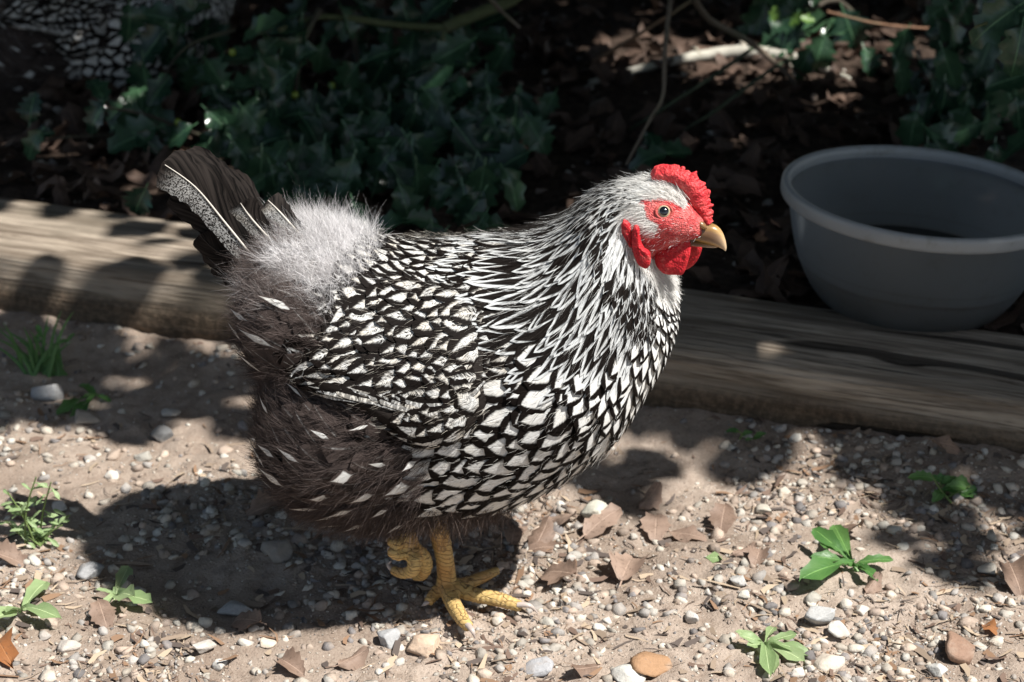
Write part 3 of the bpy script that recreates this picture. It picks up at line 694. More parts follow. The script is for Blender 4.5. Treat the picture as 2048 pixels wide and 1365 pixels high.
# ------------------------------------------------------------------ sticks and the fallen branch
def gp(px, py, dz=0.0):
    z = BED
    for _ in range(4): q = G(px, py, z + dz); z = float(ground_z(q[0], q[1], False))
    return G(px, py, z + dz)
br = thing('fallen_branch', 'pale lichen grey fallen branch lying in a sun patch behind the bowl', 'branch', gp(1500, 115))
bo = np.array(br.location); g = Geo()
tube(g, [gp(1180, 165, .004), gp(1310, 130, .008), gp(1400, 112, .010), gp(1480, 104, .012), gp(1560, 112, .012), gp(1620, 128, .008), gp(1700, 158, .004)], [.004, .006, .008, .0095, .010, .0075, .003], 10, True, (.42, .40, .34), n=50, jit=.06); g.build('limb', M_BARK, br, bo)
for a, b, r in [((1490, 104), (1478, 70), .005), ((1570, 112), (1590, 150), .0035), ((1400, 112), (1385, 95), .003)]:
    g = Geo(); tube(g, [gp(*a, .012), (gp(*a, .012) + gp(*b, .02)) / 2 + (0, 0, .004), gp(*b, .02)], [r, r * .8, r * .5], 7, True, (.36, .32, .26), n=9, jit=.06); g.build('twig', M_BARK, br, bo)
def twig(name, label, pp, r, col, cat='twig', grp=None):
    pts = [gp(a, b, c) for a, b, c in pp]; o0 = pts[len(pts) // 2]; g = Geo(); tube(g, pts, np.linspace(r[0], r[1], len(pts)), 6, True, col, n=len(pts) * 6, jit=.07)
    o = g.build(name, M_BARK, None, o0); o.location = o0; tag(o, label, cat, grp)
TW = 'bare twigs behind the timber'
twig('twig', 'brown forked twig slanting down across the sunlit branch', [(1385, -10, .20), (1420, 40, .14), (1500, 85, .07), (1560, 135, .03), (1592, 168, .006)], (.005, .003), (.14, .11, .08), grp=TW)
twig('twig', 'thin hanging twig above the hen head', [(1342, -10, .2), (1330, 100, .16), (1326, 190, .12), (1300, 240, .09), (1252, 330, .04)], (.003, .0015), (.15, .12, .09), grp=TW)
twig('twig', 'dark green stem crossing in front of the sunlit branch at its upper side', [(1512, 92, .05), (1430, 150, .06), (1330, 215, .05), (1260, 260, .01)], (.003, .002), (.035, .05, .025), grp=TW)
twig('twig', 'dark green stem slanting below the sunlit branch', [(1585, 115, .03), (1530, 148, .05), (1430, 222, .05), (1370, 260, .01)], (.003, .002), (.035, .05, .025), grp=TW)
twig('twig', 'brown stem rising to the right above the litter', [(1185, 125, .01), (1260, 80, .06), (1340, 30, .1), (1400, -10, .14)], (.003, .002), (.20, .12, .07), grp=TW)
twig('twig', 'thin reddish twig near the top edge above the bowl', [(1655, 24, .08), (1740, 45, .07), (1810, 54, .05), (1880, 58, .02)], (.0022, .0015), (.22, .12, .07), grp=TW)
twig('twig', 'short knobbly twig beside the thick green bush stem', [(975, -10, .2), (1000, 20, .17), (1020, 38, .15), (1040, 55, .14)], (.003, .0018), (.14, .11, .09), grp=TW)

# ------------------------------------------------------------------ dead leaves
DL = [leaf_mesh('dead_leaf', M_DEAD, spines=3 + i % 3, width=.25 + .03 * (i % 3), fold=.25 + .2 * (i % 2), bend=[.5, -.7, .9, .3, -.4, 1.2][i], spike=.15, curl=[.4, 1.2, -.6, .5, 1.6, .4][i], seed=40 + i, wav=.07) for i in range(6)]
DLR = [leaf_mesh('rusty_leaf', M_DEADR, spines=2, width=.25, bend=.5, seed=60, wav=.09)]
LT = [leaf_mesh('litter_leaf', M_LITTER, spines=2 + i % 2, width=.3, fold=.15, bend=[.5, -.6, .8, -.9][i], spike=.2, curl=[.5, 1.0, -.6, .3][i], seed=70 + i, wav=.1) for i in range(4)]
def dead(px, py, size, ang, label, tilt=.25, mesh=None, dz=.004, grp='dead leaves on the ground', cross=0.0, nm='dead_leaf', cat='dead leaf'):
    z = BED if timber_off(*G(px, py)[:2]) > .1 else 0
    for _ in range(3): q = G(px, py, z); z = float(ground_z(q[0], q[1], False))
    e = G(px + 10 * math.cos(R(ang)), py - 10 * math.sin(R(ang)), z); d = nrm(e - q); s = K * np.linalg.norm(q - CAM)
    fs = math.hypot(math.cos(R(ang)), math.sin(R(ang)) / .5)          # ground foreshortening
    L = size * s * rng.uniform(.82, 1.0) * (1.0 + (fs - 1) * .45); d = nrm(d + np.array([0, 0, tilt]))
    sd = nrm(np.cross((0, 0, 1), d)); n = nrm(np.array([0, 0, 1.0]) + sd * cross - np.array([0, .25, 0]))
    me = mesh or DL[rng.integers(6)]; M3 = orient(d, n)
    vv = np.array([v.co for v in me.vertices]) @ M3.T * L; low = np.percentile(vv[:, 2], 12)
    o = link(nm, me); place(o, q - d * L * .5 * np.array([1, 1, 0]) + np.array([0, 0, -low + .0015]), M3, L); tag(o, label, cat, grp)
for a in [(1030, 1068, 72, 255, 'tan dead holly leaf standing on edge right of the hen foot', .15), (1083, 1088, 75, 50, 'narrow curled dead leaf second from the hen foot', .2), (1130, 1052, 85, 335, 'brown dead leaf close under the pale knobbly stone', .2), (1205, 1060, 100, 25, 'curled glossy dead leaf with its tip pointing up right', .35),
          (1312, 1062, 80, 268, 'upright grey brown dead leaf catching light in the middle', .5), (1256, 1142, 92, 65, 'folded pinkish dead leaf pointing up, lowest of the middle cluster', .35), (1105, 1168, 118, 160, 'large flat pinkish dead leaf right of the front toe', .1), (1088, 1105, 80, 185, 'pale bleached dead leaf lying on gravel above the flat pinkish one', .1),
          (1375, 1078, 95, 345, 'brown ragged dead leaf at the right end of the leaf cluster', .2), (1445, 1055, 60, 260, 'grey brown dead leaf right of the leaf cluster at the shade line', .2), (486, 1258, 95, 165, 'brown folded dead leaf on the lower shadow edge at left', .2), (708, 1330, 70, 20, 'pale pink dead leaf at the bottom edge left of the foot', .1),
          (583, 1342, 75, 330, 'grey crumpled dead leaf in the bottom left corner area', .25), (1698, 1082, 90, 330, 'brown jagged dead leaf leaning over the sprawling weed', .3), (1165, 1352, 85, 205, 'pinkish dead leaf at the bottom edge beside the grey oval stone', .1), (207, 1248, 62, 290, 'pale dead leaf below the notched rosette weed', .15),
          (525, 1030, 85, 190, 'brown dead leaf in shadow below the thigh', .15), (1490, 1112, 55, 10, 'small pale dead leaf right of the pale green leaf', .2), (1515, 1125, 48, 250, 'slender tan dead leaf on gravel left of the sprawling weed', .2), (2030, 1170, 75, 300, 'light tan dead leaf at the right edge on the sun line', .2),
          (1745, 1180, 55, 40, 'grey dead leaf under the sprawling weed', .3), (20, 1130, 80, 350, 'light brown dead leaf at the left edge above the rosette', .1), (45, 1035, 75, 5, 'tan dead leaf behind the upright slender weed', .1), (1300, 1010, 70, 30, 'dark curled dead leaf over a hollow behind the cluster', .4), (1900, 908, 90, 350, 'wide grey dead leaf behind the nettle like seedling', .05)]: dead(*a)
dead(5, 1310, 95, 300, 'rusty brown dead leaf at the lower left corner', .3, DLR[0]); dead(1985, 1268, 48, 330, 'small bright orange dead leaf above the reddish brown stone', .2, DLR[0])
GB = 'dead leaves on the bed behind the timber'
for a in [(160, 345, 90, 170, 'broad tan dead leaf on the soil above the timber at left'), (225, 355, 80, 200, 'grey tan dead leaf right of the broad tan one above the timber'), (145, 385, 70, 60, 'grey dead leaf standing against the back of the timber'), (185, 392, 50, 30, 'small grey dead leaf on the back edge of the timber'), (275, 330, 70, 150, 'brown dead leaf beside the hen tail tip')]:
    dead(*a, tilt=.2, mesh=DL[rng.integers(6)], grp=GB)
g = Geo()     # the rest of the litter reads as one mass
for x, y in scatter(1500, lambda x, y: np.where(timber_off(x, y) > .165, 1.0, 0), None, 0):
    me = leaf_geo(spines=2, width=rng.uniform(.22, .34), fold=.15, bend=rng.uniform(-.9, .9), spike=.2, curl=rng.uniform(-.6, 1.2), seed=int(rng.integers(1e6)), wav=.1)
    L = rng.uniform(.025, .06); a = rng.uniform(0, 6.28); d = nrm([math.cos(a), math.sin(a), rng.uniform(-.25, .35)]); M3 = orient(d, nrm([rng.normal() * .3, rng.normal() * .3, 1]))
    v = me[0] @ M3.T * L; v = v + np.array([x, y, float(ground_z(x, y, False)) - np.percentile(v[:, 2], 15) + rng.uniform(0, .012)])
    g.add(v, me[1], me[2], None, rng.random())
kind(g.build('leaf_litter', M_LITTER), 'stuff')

# ------------------------------------------------------------------ weeds
def weed(name, label, px, py, cat='weed', grp='small weeds in the gravel'):
    z = 0
    for _ in range(3): q = G(px, py, z); z = float(ground_z(q[0], q[1], False))
    return thing(name, label, cat, (q[0], q[1], z), grp), np.array([q[0], q[1], z])
WL = [leaf_mesh('weed_leaf', M_WEED, spines=3, width=w, fold=.25, bend=b, spike=sp, seed=80 + i, wav=.05, spat=True) for i, (w, b, sp) in enumerate([(.16, .7, .04), (.19, .5, .07), (.13, .9, .04)])]
WD = [leaf_mesh('weed_leaf', M_WEEDD, spines=4, width=w, fold=.25, bend=b, spike=sp, seed=90 + i, wav=.05, spat=i == 1) for i, (w, b, sp) in enumerate([(.24, .6, .10), (.13, .8, .04), (.27, .4, .12)])]
def wleaf(t, org, px, py, tx, ty, meshes, up=.35, lift0=.004, width=None):
    """leaf from the crown (px,py) to a tip seen at (tx,ty)"""
    b = org + (0, 0, lift0); e = G(tx, ty, org[2] + up * .02)
    if px is not None: bb = G(px, py, org[2] + lift0 * 2); b = bb
    d = e - b; L = np.linalg.norm(d) * 1.05; o = link('leaf', meshes[rng.integers(len(meshes))], t)
    return place(o, b - org, orient(d + np.array([0, 0, up * L]), np.array([rng.normal() * .15, -.25 + rng.normal() * .1, 1])), L)
for nm, lab, c, tips, ms in [
  ('rosette_weed', 'pale green rosette weed with upright oval leaf at far left', (45, 1228), [(92, 1168), (20, 1218), (-15, 1262), (105, 1250), (110, 1222), (10, 1240), (60, 1195)], WL),
  ('rosette_weed', 'notched green rosette weed at the hen shadow edge', (232, 1200), [(262, 1138), (192, 1180), (200, 1222), (300, 1215), (262, 1228), (225, 1175)], WL),
  ('rosette_weed', 'bright pale green rosette weed at the bottom right of centre', (1530, 1298), [(1468, 1272), (1478, 1288), (1548, 1248), (1595, 1278), (1605, 1325), (1530, 1345), (1545, 1340), (1620, 1310), (1500, 1300)], WL),
  ('broadleaf_weed', 'broad leaved shaded weed behind the round tan stone at left', (190, 798), [(112, 822), (150, 832), (160, 772), (218, 800), (175, 785)], [WD[0], WD[1]]),
  ('sprawling_weed', 'dark green sprawling weed with strap leaves at right', (1705, 1138), [(1640, 1090), (1625, 1130), (1612, 1180), (1785, 1130), (1755, 1160), (1655, 1060), (1612, 1075), (1680, 1110), (1740, 1140)], [WD[1]])]:
    t, org = weed(nm, lab, *c)
    for tx, ty in tips: wleaf(t, org, None, None, tx, ty, ms, up=rng.uniform(.2, .6))
def stemmed(nm, lab, c, stems, ms, lsz, tall):
    t, org = weed(nm, lab, *c)
    for (tx, ty, nlv) in stems:
        b = org + np.array([rng.normal() * .004, rng.normal() * .004, 0]); e = P(tx, ty, b[1] + rng.uniform(-.005, .01)); mid = (b + e) / 2 + np.array([rng.normal() * .004, 0, .002])
        g = Geo(); pts = crom([b, mid, e], 9); tube(g, pts, np.linspace(.0011, .0006, 9), 5, True, (.14, .20, .06)); g.build('stem', M_BARK, t, org)
        for k in range(nlv):
            f = .2 + .8 * (k + .5) / nlv; q = pts[min(8, int(f * 8))]; a = rng.uniform(-50, 60) + (180 if k % 2 else 0); d = img_dir(a, rng.uniform(-.5, .4)) + np.array([0, 0, .4])
            L = lsz * rng.uniform(.7, 1.2); o = link('leaf', ms[rng.integers(len(ms))], t); place(o, q - org, orient(d, np.array([rng.normal() * .3, -.4, .9])), L)
stemmed('upright_weed', 'slender upright weed with tiny narrow leaves at the left edge', (75, 1085), [(72, 955, 9), (102, 965, 9), (15, 985, 8), (40, 1010, 8), (125, 1050, 6), (10, 1040, 5), (60, 1040, 6), (140, 1030, 4), (30, 1060, 5)], [WL[2]], .014, .1)
stemmed('upright_weed', 'tiny two leaved seedling in shade in front of the timber', (1488, 885), [(1472, 862, 2), (1512, 880, 2)], WD, .013, .02)
stemmed('upright_weed', 'nettle like seedling with toothed leaves in shade at right', (1905, 1000), [(1905, 955, 3), (1862, 948, 2), (1940, 972, 2), (1880, 965, 3)], [WD[0], WD[2]], .022, .03)
t, org = weed('grass_tuft', 'green grass tuft growing against the timber at left', 88, 750, 'grass')
for k in range(26):
    b = org + np.array([rng.normal() * .010, rng.normal() * .006, -.002]); a = rng.uniform(62, 135) if k else 100; L = rng.uniform(.03, .065) if k > 5 else rng.uniform(.070, .088)
    d = img_dir(a, rng.uniform(-.4, .2)); g = Geo(); tt = np.linspace(0, 1, 7)[:, None]; c = b + d * L * tt + np.array([d[0], 0, -.35]) * L * .5 * tt ** 2.5
    s = nrm(np.cross(d, FW)) * (.0019 * (1 - tt ** 2) + .0002); v = np.stack([c - s, c + np.array([0, -.0006, 0]), c + s], 1)
    uv = np.stack(np.broadcast_arrays(np.array([0, .5, 1])[None], tt), -1); g.add(v, grid_faces(7, 3), uv, None, rng.random()); g.build('blade', M_WEEDD, t, org)
for k in range(9):
    o = link('leaf', WD[1], t); place(o, np.array([rng.normal() * .016, rng.normal() * .01, rng.uniform(.01, .04)]), orient(img_dir(rng.uniform(20, 160)), np.array([0, -.5, .9])), rng.uniform(.014, .022))
# pale green round leaf lying on the gravel
dead(1428, 1120, 42, 175, 'pale green rounded leaf lying on gravel near the dead leaf cluster', .1, leaf_mesh('green_leaf', M_WEED, spines=1, width=.42, fold=.1, bend=.3, spike=.0, seed=99), grp=None, nm='fallen_leaf', cat='leaf')

# ------------------------------------------------------------------ plastic bowl
bc = G(1812, 612, BED); bowl = thing('plastic_bowl', 'large frosted grey plastic bowl standing on the bed behind the timber at right', 'bowl', bc)
bowl.rotation_euler = (R(-1.0), R(3.2), 0)
def lathe(geo, prof, seg=96, n=None):
    pr = crom(prof, n) if n else np.asarray(prof, float); th = np.linspace(0, 2 * np.pi, seg, endpoint=False)
    v = np.stack([pr[:, None, 0] * np.cos(th), pr[:, None, 0] * np.sin(th), pr[:, None, 1] + 0 * th], -1); geo.add(v, grid_faces(len(pr), seg, True))
g = Geo(); lathe(g, [(.001, .004), (.060, .004), (.082, .006), (.097, .018), (.112, .042), (.122, .070), (.129, .100), (.1325, .118)], n=40); lathe(g, [(.1345, .118), (.1312, .100), (.1242, .070), (.1142, .042), (.099, .0165), (.083, .0035), (.06, .0015), (.001, .0015)], n=40); g.build('shell', M_BOWL, bowl)
g = Geo(); lathe(g, [(.1325, .113), (.1318, .121), (.1335, .1262), (.138, .1275), (.1412, .1250), (.142, .119), (.1415, .1145), (.1395, .1125), (.1350, .1125), (.1335, .1120), (.1325, .113)], n=44); g.build('rim', M_RIM, bowl)
g = Geo(); lathe(g, [(.0005, .046), (.06, .046), (.1128, .0457)], n=8); g.build('water', M_WATER, bowl)
# ================================================================== the hen
HR = G(890, 1195)                                   # where the standing foot meets the ground
hen = thing('hen', 'black and white laced hen with red face walking on gravel, facing right', 'hen', HR)
# rings of the body: back outline px, belly outline px, half width m, sideways m, turn of the ring (deg)
RINGS = [
 (500, 532, 508, 575, .012, 0, 0), (505, 500, 510, 650, .038, 0, 0), (528, 470, 534, 735, .060, 0, 0), (575, 450, 546, 815, .077, 0, 0), (648, 452, 556, 895, .090, 0, 0), (720, 470, 600, 962, .098, 0, 0),
 (790, 488, 680, 1005, .103, 0, 0), (860, 492, 780, 1022, .105, 0, 0), (930, 485, 880, 1018, .105, 0, 0), (1000, 478, 990, 1000, .103, 0, 0),
 (1055, 472, 1112, 948, .098, 0, 2), (1100, 456, 1215, 868, .088, 0, 4), (1140, 432, 1296, 770, .075, -.001, 7), (1175, 402, 1342, 692, .061, -.003, 10),
 (1205, 386, 1350, 622, .048, -.005, 13), (1235, 374, 1336, 566, .039, -.008, 16), (1264, 366, 1322, 528, .0335, -.012, 18), (1300, 362, 1324, 508, .0295, -.018, 20),
 (1340, 370, 1345, 496, .0245, -.025, 20), (1374, 396, 1372, 484, .0175, -.031, 20), (1400, 428, 1397, 476, .0095, -.035, 20), (1408, 440, 1405, 468, .004, -.036, 20)]
YAW = R(20)
rk = np.array(RINGS, float)
sub = 12; NS = (len(rk) - 1) * sub + 1; NV = 96
rs_ = crom(rk, NS)
rs_[:, 4] = np.maximum(rs_[:, 4], .002)
Pd = np.array([P(a, b, y) for a, b, y in rs_[:, [0, 1, 5]]]); Pv = np.array([P(a, b, y) for a, b, y in rs_[:, [2, 3, 5]]])
cen = (Pd + Pv) / 2; ax = Pd - cen; al = np.linalg.norm(ax, axis=1); ud = ax / al[:, None]
lift = math.sin(PHI)
upi = ud @ UP
ar = np.sqrt(np.maximum(al ** 2 - (rs_[:, 4] * lift * np.clip(upi, 0, 1)) ** 2, (al * .72) ** 2))
yw = R(1) * rs_[:, 6]; lat = np.stack([np.sin(yw), np.cos(yw), 0 * yw], -1)      # points away from the camera
th = np.linspace(0, 2 * np.pi, NV, endpoint=False)
ct, st_ = np.cos(th), np.sin(th)
BP = cen[:, None] + ar[:, None, None] * ud[:, None] * ct[None, :, None] - rs_[:, 4][:, None, None] * lat[:, None] * (np.sign(st_) * np.abs(st_) ** .88)[None, :, None]
def gridnormals(Pg, wrap):
    if wrap: dv = np.roll(Pg, -1, 1) - np.roll(Pg, 1, 1)
    else: dv = np.gradient(Pg, axis=1)
    ds = np.gradient(Pg, axis=0); return nrm(np.cross(dv, ds))
BN = gridnormals(BP, True)
if ((BN[NS // 2] * (BP[NS // 2] - cen[NS // 2])).sum(-1)).mean() < 0: BN = -BN
mir = (-np.arange(NV)) % NV
side = (np.arange(NV) > 0) & (np.arange(NV) < NV // 2)                             # near side columns
def nearproj():
    q = proj(BP); far = np.arange(NV) > NV // 2
    q[:, far] = q[:, mir[far]]; return q
pj = nearproj()
def bulge(cx, cy, sx, sy, A):
    global BP
    e = np.exp(-((pj[..., 0] - cx) / sx) ** 2 - ((pj[..., 1] - cy) / sy) ** 2); sf = np.abs(st_)[None] ** .5
    BP = BP + BN * (e * A * sf)[..., None]
bulge(650, 915, 110, 85, .022); bulge(560, 650, 70, 70, .010); bulge(570, 765, 90, 28, -.010); bulge(1180, 840, 130, 120, .008)
bulge(1325, 440, 26, 22, .0018); bulge(1330, 425, 20, 16, -.0012)
BN = gridnormals(BP, True)
if ((BN[NS // 2] * (BP[NS // 2] - cen[NS // 2])).sum(-1)).mean() < 0: BN = -BN
pj = nearproj()
RED = [(1246, 445), (1262, 432), (1268, 410), (1282, 400), (1302, 402), (1322, 396), (1348, 404), (1368, 420), (1380, 402), (1440, 420), (1440, 500), (1385, 496), (1340, 512), (1300, 520), (1268, 510), (1250, 480)]
WTUFT = [(1250, 408), (1288, 408), (1292, 436), (1316, 452), (1312, 470), (1282, 456), (1256, 448)]
cb = np.zeros(BP.shape); cb[:] = (.05, .042, .038)
s_idx = np.arange(NS) / sub
cb[s_idx > 13.2] = (.62, .60, .57)
red = inpoly(pj, RED) & ~inpoly(pj, WTUFT) & (s_idx > 14.5)[:, None]
rn_ = (.5 + .5 * np.clip(1.6 * fbm(BP * 160, 2, 91), -1, 1))[..., None]; cb = np.where(red[..., None], np.array([.56, .035, .042]) * (1 - rn_) + np.array([.74, .16, .15]) * rn_, cb)
cb[(pj[..., 0] < 800) & (pj[..., 1] < 560) & (s_idx < 8)[:, None]] = (.30, .28, .27)
g = Geo(); g.add(BP, grid_faces(NS, NV, True), None, cb.reshape(-1, 3))
body = g.build('body', M_SKIN, hen, HR)
bv = BVHTree.FromPolygons([tuple(v) for v in BP.reshape(-1, 3)], [tuple(f) for f in grid_faces(NS, NV, True).tolist()])
def hit(px, py, off=0.0):
    d = ray(px, py); l = bv.ray_cast(Vector(CAM), Vector(nrm(d)))
    if l[0] is None:
        return None, None
    n = np.array(l[1]); n = n if n @ d < 0 else -n
    return np.array(l[0]) + n * off, n

class Surf:
    def __init__(s, Pg, Ng, wrap): s.P, s.N, s.w = Pg, Ng, wrap
    def at(s, a, b):
        n, m = s.P.shape[:2]; a = np.clip(a, 0, n - 1.0001); i = a.astype(int); f = (a - i)[..., None]
        if s.w: b = b % m; j = b.astype(int) % m; j2 = (j + 1) % m; h = (b - np.floor(b))[..., None]
        else: b = np.clip(b, 0, m - 1.0001); j = b.astype(int); j2 = j + 1; h = (b - j)[..., None]
        def L(A): return (A[i, j] * (1 - h) + A[i, j2] * h) * (1 - f) + (A[i + 1, j] * (1 - h) + A[i + 1, j2] * h) * f
        return L(s.P), nrm(L(s.N))
    def vel(s, a, b, d):
        """param speed that moves 1 m along d"""
        e = .5; ta = (s.at(a + e, b)[0] - s.at(a - e, b)[0]) / (2 * e); tb = (s.at(a, b + e)[0] - s.at(a, b - e)[0]) / (2 * e)
        aa, ab, bb = (ta * ta).sum(-1), (ta * tb).sum(-1), (tb * tb).sum(-1); da, db = (ta * d).sum(-1), (tb * d).sum(-1); det = np.maximum(aa * bb - ab * ab, 1e-14)
        return (da * bb - db * ab) / det, (db * aa - da * ab) / det
    def sample(s, n, region, rad, seed, a0=0):
        """spread points: region mask on the grid, rad(i,j) spacing"""
        r = np.random.default_rng(seed); Pg = s.P; nn, m = Pg.shape[:2]
        fa = np.linalg.norm(np.gradient(Pg, axis=0), axis=-1) * np.linalg.norm((np.roll(Pg, -1, 1) - np.roll(Pg, 1, 1)) / 2 if s.w else np.gradient(Pg, axis=1), axis=-1)
        wt = (fa * region).reshape(-1); wt = wt / wt.sum()
        idx = r.choice(len(wt), n, p=wt); i, j = idx // m, idx % m
        a = np.clip(i + r.uniform(-.5, .5, n), 0, nn - 1.01); b = j + r.uniform(-.5, .5, n); pts, _ = s.at(a, b); rr = rad[i, j]; cell = rr.max(); H = {}; out = []
        for k in range(n):
            p = pts[k]; key = (int(p[0] // cell), int(p[1] // cell), int(p[2] // cell)); good = True
            for x in (-1, 0, 1):
                for y in (-1, 0, 1):
                    for z in (-1, 0, 1):
                        for q, rq in H.get((key[0] + x, key[1] + y, key[2] + z), ()):
                            if (p[0] - q[0]) ** 2 + (p[1] - q[1]) ** 2 + (p[2] - q[2]) ** 2 < (.5 * (rr[k] + rq)) ** 2: good = False; break
                        if not good: break
                    if not good: break
                if not good: break
            if good: H.setdefault(key, []).append((p, rr[k])); out.append(k)
        out = np.array(out); return a[out], b[out]
BODY = Surf(BP, BN, True)
UU = np.linspace(-1, 1, 7); NU = 7
def prof_round(t): return np.clip(t / .16, .25, 1) ** .5 * np.sqrt(np.clip(1 - np.clip((t - .50) / .5, 0, 1) ** 2.4, 0, 1))
def prof_lance(t): return np.clip(t / .2, .2, 1) ** .6 * np.clip((1.0 - t) / .5, 0, 1) ** .55
def prof_needle(t): return np.sin(np.pi * np.clip(t, 0.02, .98)) ** 1.3
def prof_long(t): return np.clip(t / .15, .3, 1) ** .6 * np.sqrt(np.clip(1 - np.clip((t - .80) / .2, 0, 1) ** 2.2, 0, 1))
def feathers(surf, a, b, d, L, W, h0, h1, cup, fr, fk, prof, nt=13, rag=.05):
    """conforming feathers; returns verts (F,nt,5,3)"""
    F = len(a); t = np.linspace(0, 1, nt); ca, cb_ = surf.vel(a, b, d)
    A = a[:, None] + (ca * L)[:, None] * t; B = b[:, None] + (cb_ * L)[:, None] * t
    p, n = surf.at(A.reshape(-1), B.reshape(-1)); p = p.reshape(F, nt, 3); n = n.reshape(F, nt, 3)
    over = (A > surf.P.shape[0] - 1) | (A < 0)
    # run straight on where the surface ends
    p0, n0 = p[:, :1], n[:, :1]; T0 = nrm(np.gradient(p, axis=1))
    ideal = np.zeros_like(p); ideal[:, 0] = p[:, 0]
    for k in range(1, nt):
        step = p[:, k] - p[:, k - 1]; ls = np.linalg.norm(step, axis=1); want = L / (nt - 1)
        if k == 1: dirp = d
        else: dirp = nrm(ideal[:, k - 1] - ideal[:, k - 2])
        dr = np.where((ls > .3 * want)[:, None], nrm(step), dirp)
        ideal[:, k] = ideal[:, k - 1] + nrm(dr * .75 + dirp * .25) * want[:, None]
    snap = .75
    c = np.where(over[..., None], ideal, ideal * (1 - snap) + p * snap)
    hh = (h0[:, None] + (h1 - h0)[:, None] * t ** 1.3)[..., None]
    c = c + n * hh
    T = nrm(np.gradient(c, axis=1)); sd_ = nrm(np.cross(n, T))
    wv = W[:, None] * prof(t)[None]
    wj = wv[..., None] * UU * (1 + rag * rng.standard_normal((F, nt, NU)) * (np.abs(UU) > .9))
    v = c[:, :, None] + sd_[:, :, None] * wj[..., None] - n[:, :, None] * (cup[:, None, None, None] * (UU ** 2)[None, None, :, None] * wv[:, :, None, None])
    return v
FUV = lambda nt: np.stack(np.broadcast_arrays((UU * .5 + .5)[None], np.linspace(0, 1, nt)[:, None]), -1).reshape(-1, 2)
def emit(name, mat, v, fr, fk, parent, most=300):
    """the 300 that show largest as objects, the rest as one part"""
    F, nt = v.shape[:2]; ff = grid_faces(nt, NU); uv = FUV(nt)
    n = nrm(np.cross(v[:, nt // 2, -1] - v[:, nt // 2, 0], v[:, nt // 2 + 1, 3] - v[:, nt // 2 - 1, 3])); c = v[:, nt // 2, 3]; toc = nrm(CAM - c)
    n = np.where((n[:, 2:3] > -2), n, n); facing = np.abs((n * toc).sum(-1)) * np.where(c[:, 1] < .03, 1, .1)
    area = np.linalg.norm(v[:, nt // 2, -1] - v[:, nt // 2, 0], axis=-1) * np.linalg.norm(v[:, -1, 3] - v[:, 0, 3], axis=-1)
    order = np.argsort(-facing * area)
    for k in order[:most]:
        g = Geo(); g.add(v[k], ff, uv, None, fr[k], fk[k]); g.build(name, mat, parent, HR)
    if F > most:
        g = Geo()
        for k in order[most:]: g.add(v[k], ff, uv, None, fr[k], fk[k])
        kind(g.build(name + '_mass', mat, parent, HR), 'stuff')
def rotdir(d, n, ang):
    c, s = np.cos(ang)[:, None], np.sin(ang)[:, None]; return d * c + np.cross(n, d) * s
def flow(surf, a, b):
    e = .6; return nrm(surf.at(a - e, b)[0] - surf.at(a + e, b)[0])
sg = s_idx[:, None] + 0 * th[None]
X2, Y2 = pj[..., 0], pj[..., 1]
HACK = [(1040, 452), (1120, 410), (1200, 372), (1300, 350), (1330, 372), (1285, 404), (1258, 410), (1244, 450), (1262, 515), (1300, 560), (1305, 640), (1270, 690), (1215, 720), (1160, 725), (1090, 700), (1030, 650), (990, 600), (1000, 540)]
RUMP = [(440, 380), (800, 380), (800, 462), (765, 478), (750, 520), (715, 555), (690, 600), (640, 650), (560, 640), (440, 620)]
SIDE = [(430, 615), (560, 618), (655, 608), (640, 700), (560, 745), (430, 745)]
THIGH = [(430, 740), (590, 740), (700, 800), (860, 890), (850, 960), (790, 1100), (430, 1100)]
isneck = inpoly(pj, HACK) & (sg > 9.2)
throat = (sg > 11.2) & (sg < 14.6) & ~isneck & ~red
isrump = inpoly(pj, RUMP); isside = inpoly(pj, SIDE); isthigh = inpoly(pj, THIGH) & (sg < 9)
belly = (Y2 > 1012) & (sg < 10)
head = sg > 15.4
rest = (sg < 14.4) & ~(isneck | throat | isrump | isside | isthigh | belly | head)
isback = rest & (X2 < 1075) & (Y2 < 745)
isbreast = rest & ~isback
def mk(surf, mask, rad, n, seed): return surf.sample(n, mask, rad, seed)
def K2(val): return np.full(sg.shape, val)
ang = lambda n, s: rng.normal(0, s, n)
# breast: white feathers with dark lacing, larger on the flank
rad = np.interp(X2, [850, 1000, 1200, 1340], [.0165, .0140, .0104, .0088])
a, b = mk(BODY, isbreast, rad, 16000, 1); ra = rad[np.clip(a.astype(int), 0, NS - 1), (b.astype(int)) % NV]; n_ = BODY.at(a, b)[1]; n = len(a)
d = rotdir(flow(BODY, a, b), n_, ang(n, .16)); L = ra * 2.5 * rng.uniform(.9, 1.15, n); W = ra * .92 * rng.uniform(.9, 1.1, n); FK = rng.uniform(.64, .98, n)
emit('breast_feather', MF['lace'], feathers(BODY, a, b, d, L, W, np.full(n, .0008), np.full(n, .0042), np.full(n, .10), rng.random(n), FK, prof_round), rng.random(n), FK, hen)
# throat and upper breast: small, almost white
rad = np.interp(sg, [11, 12.6, 13.4, 15.6], [.0105, .0095, .0065, .0045])
a, b = mk(BODY, throat, rad, 12000, 2); ra = rad[np.clip(a.astype(int), 0, NS - 1), (b.astype(int)) % NV]; n_ = BODY.at(a, b)[1]; n = len(a)
d = rotdir(flow(BODY, a, b), n_, ang(n, .2)); L = ra * 2.7; W = ra * .85; FK = np.clip(1.12 - rng.random(n) ** 2 * .45, .6, 1.18)
emit('throat_feather', MF['lace'], feathers(BODY, a, b, d, L, W, np.full(n, .0006), np.full(n, .005), np.full(n, .15), rng.random(n), FK, prof_round), rng.random(n), FK, hen)
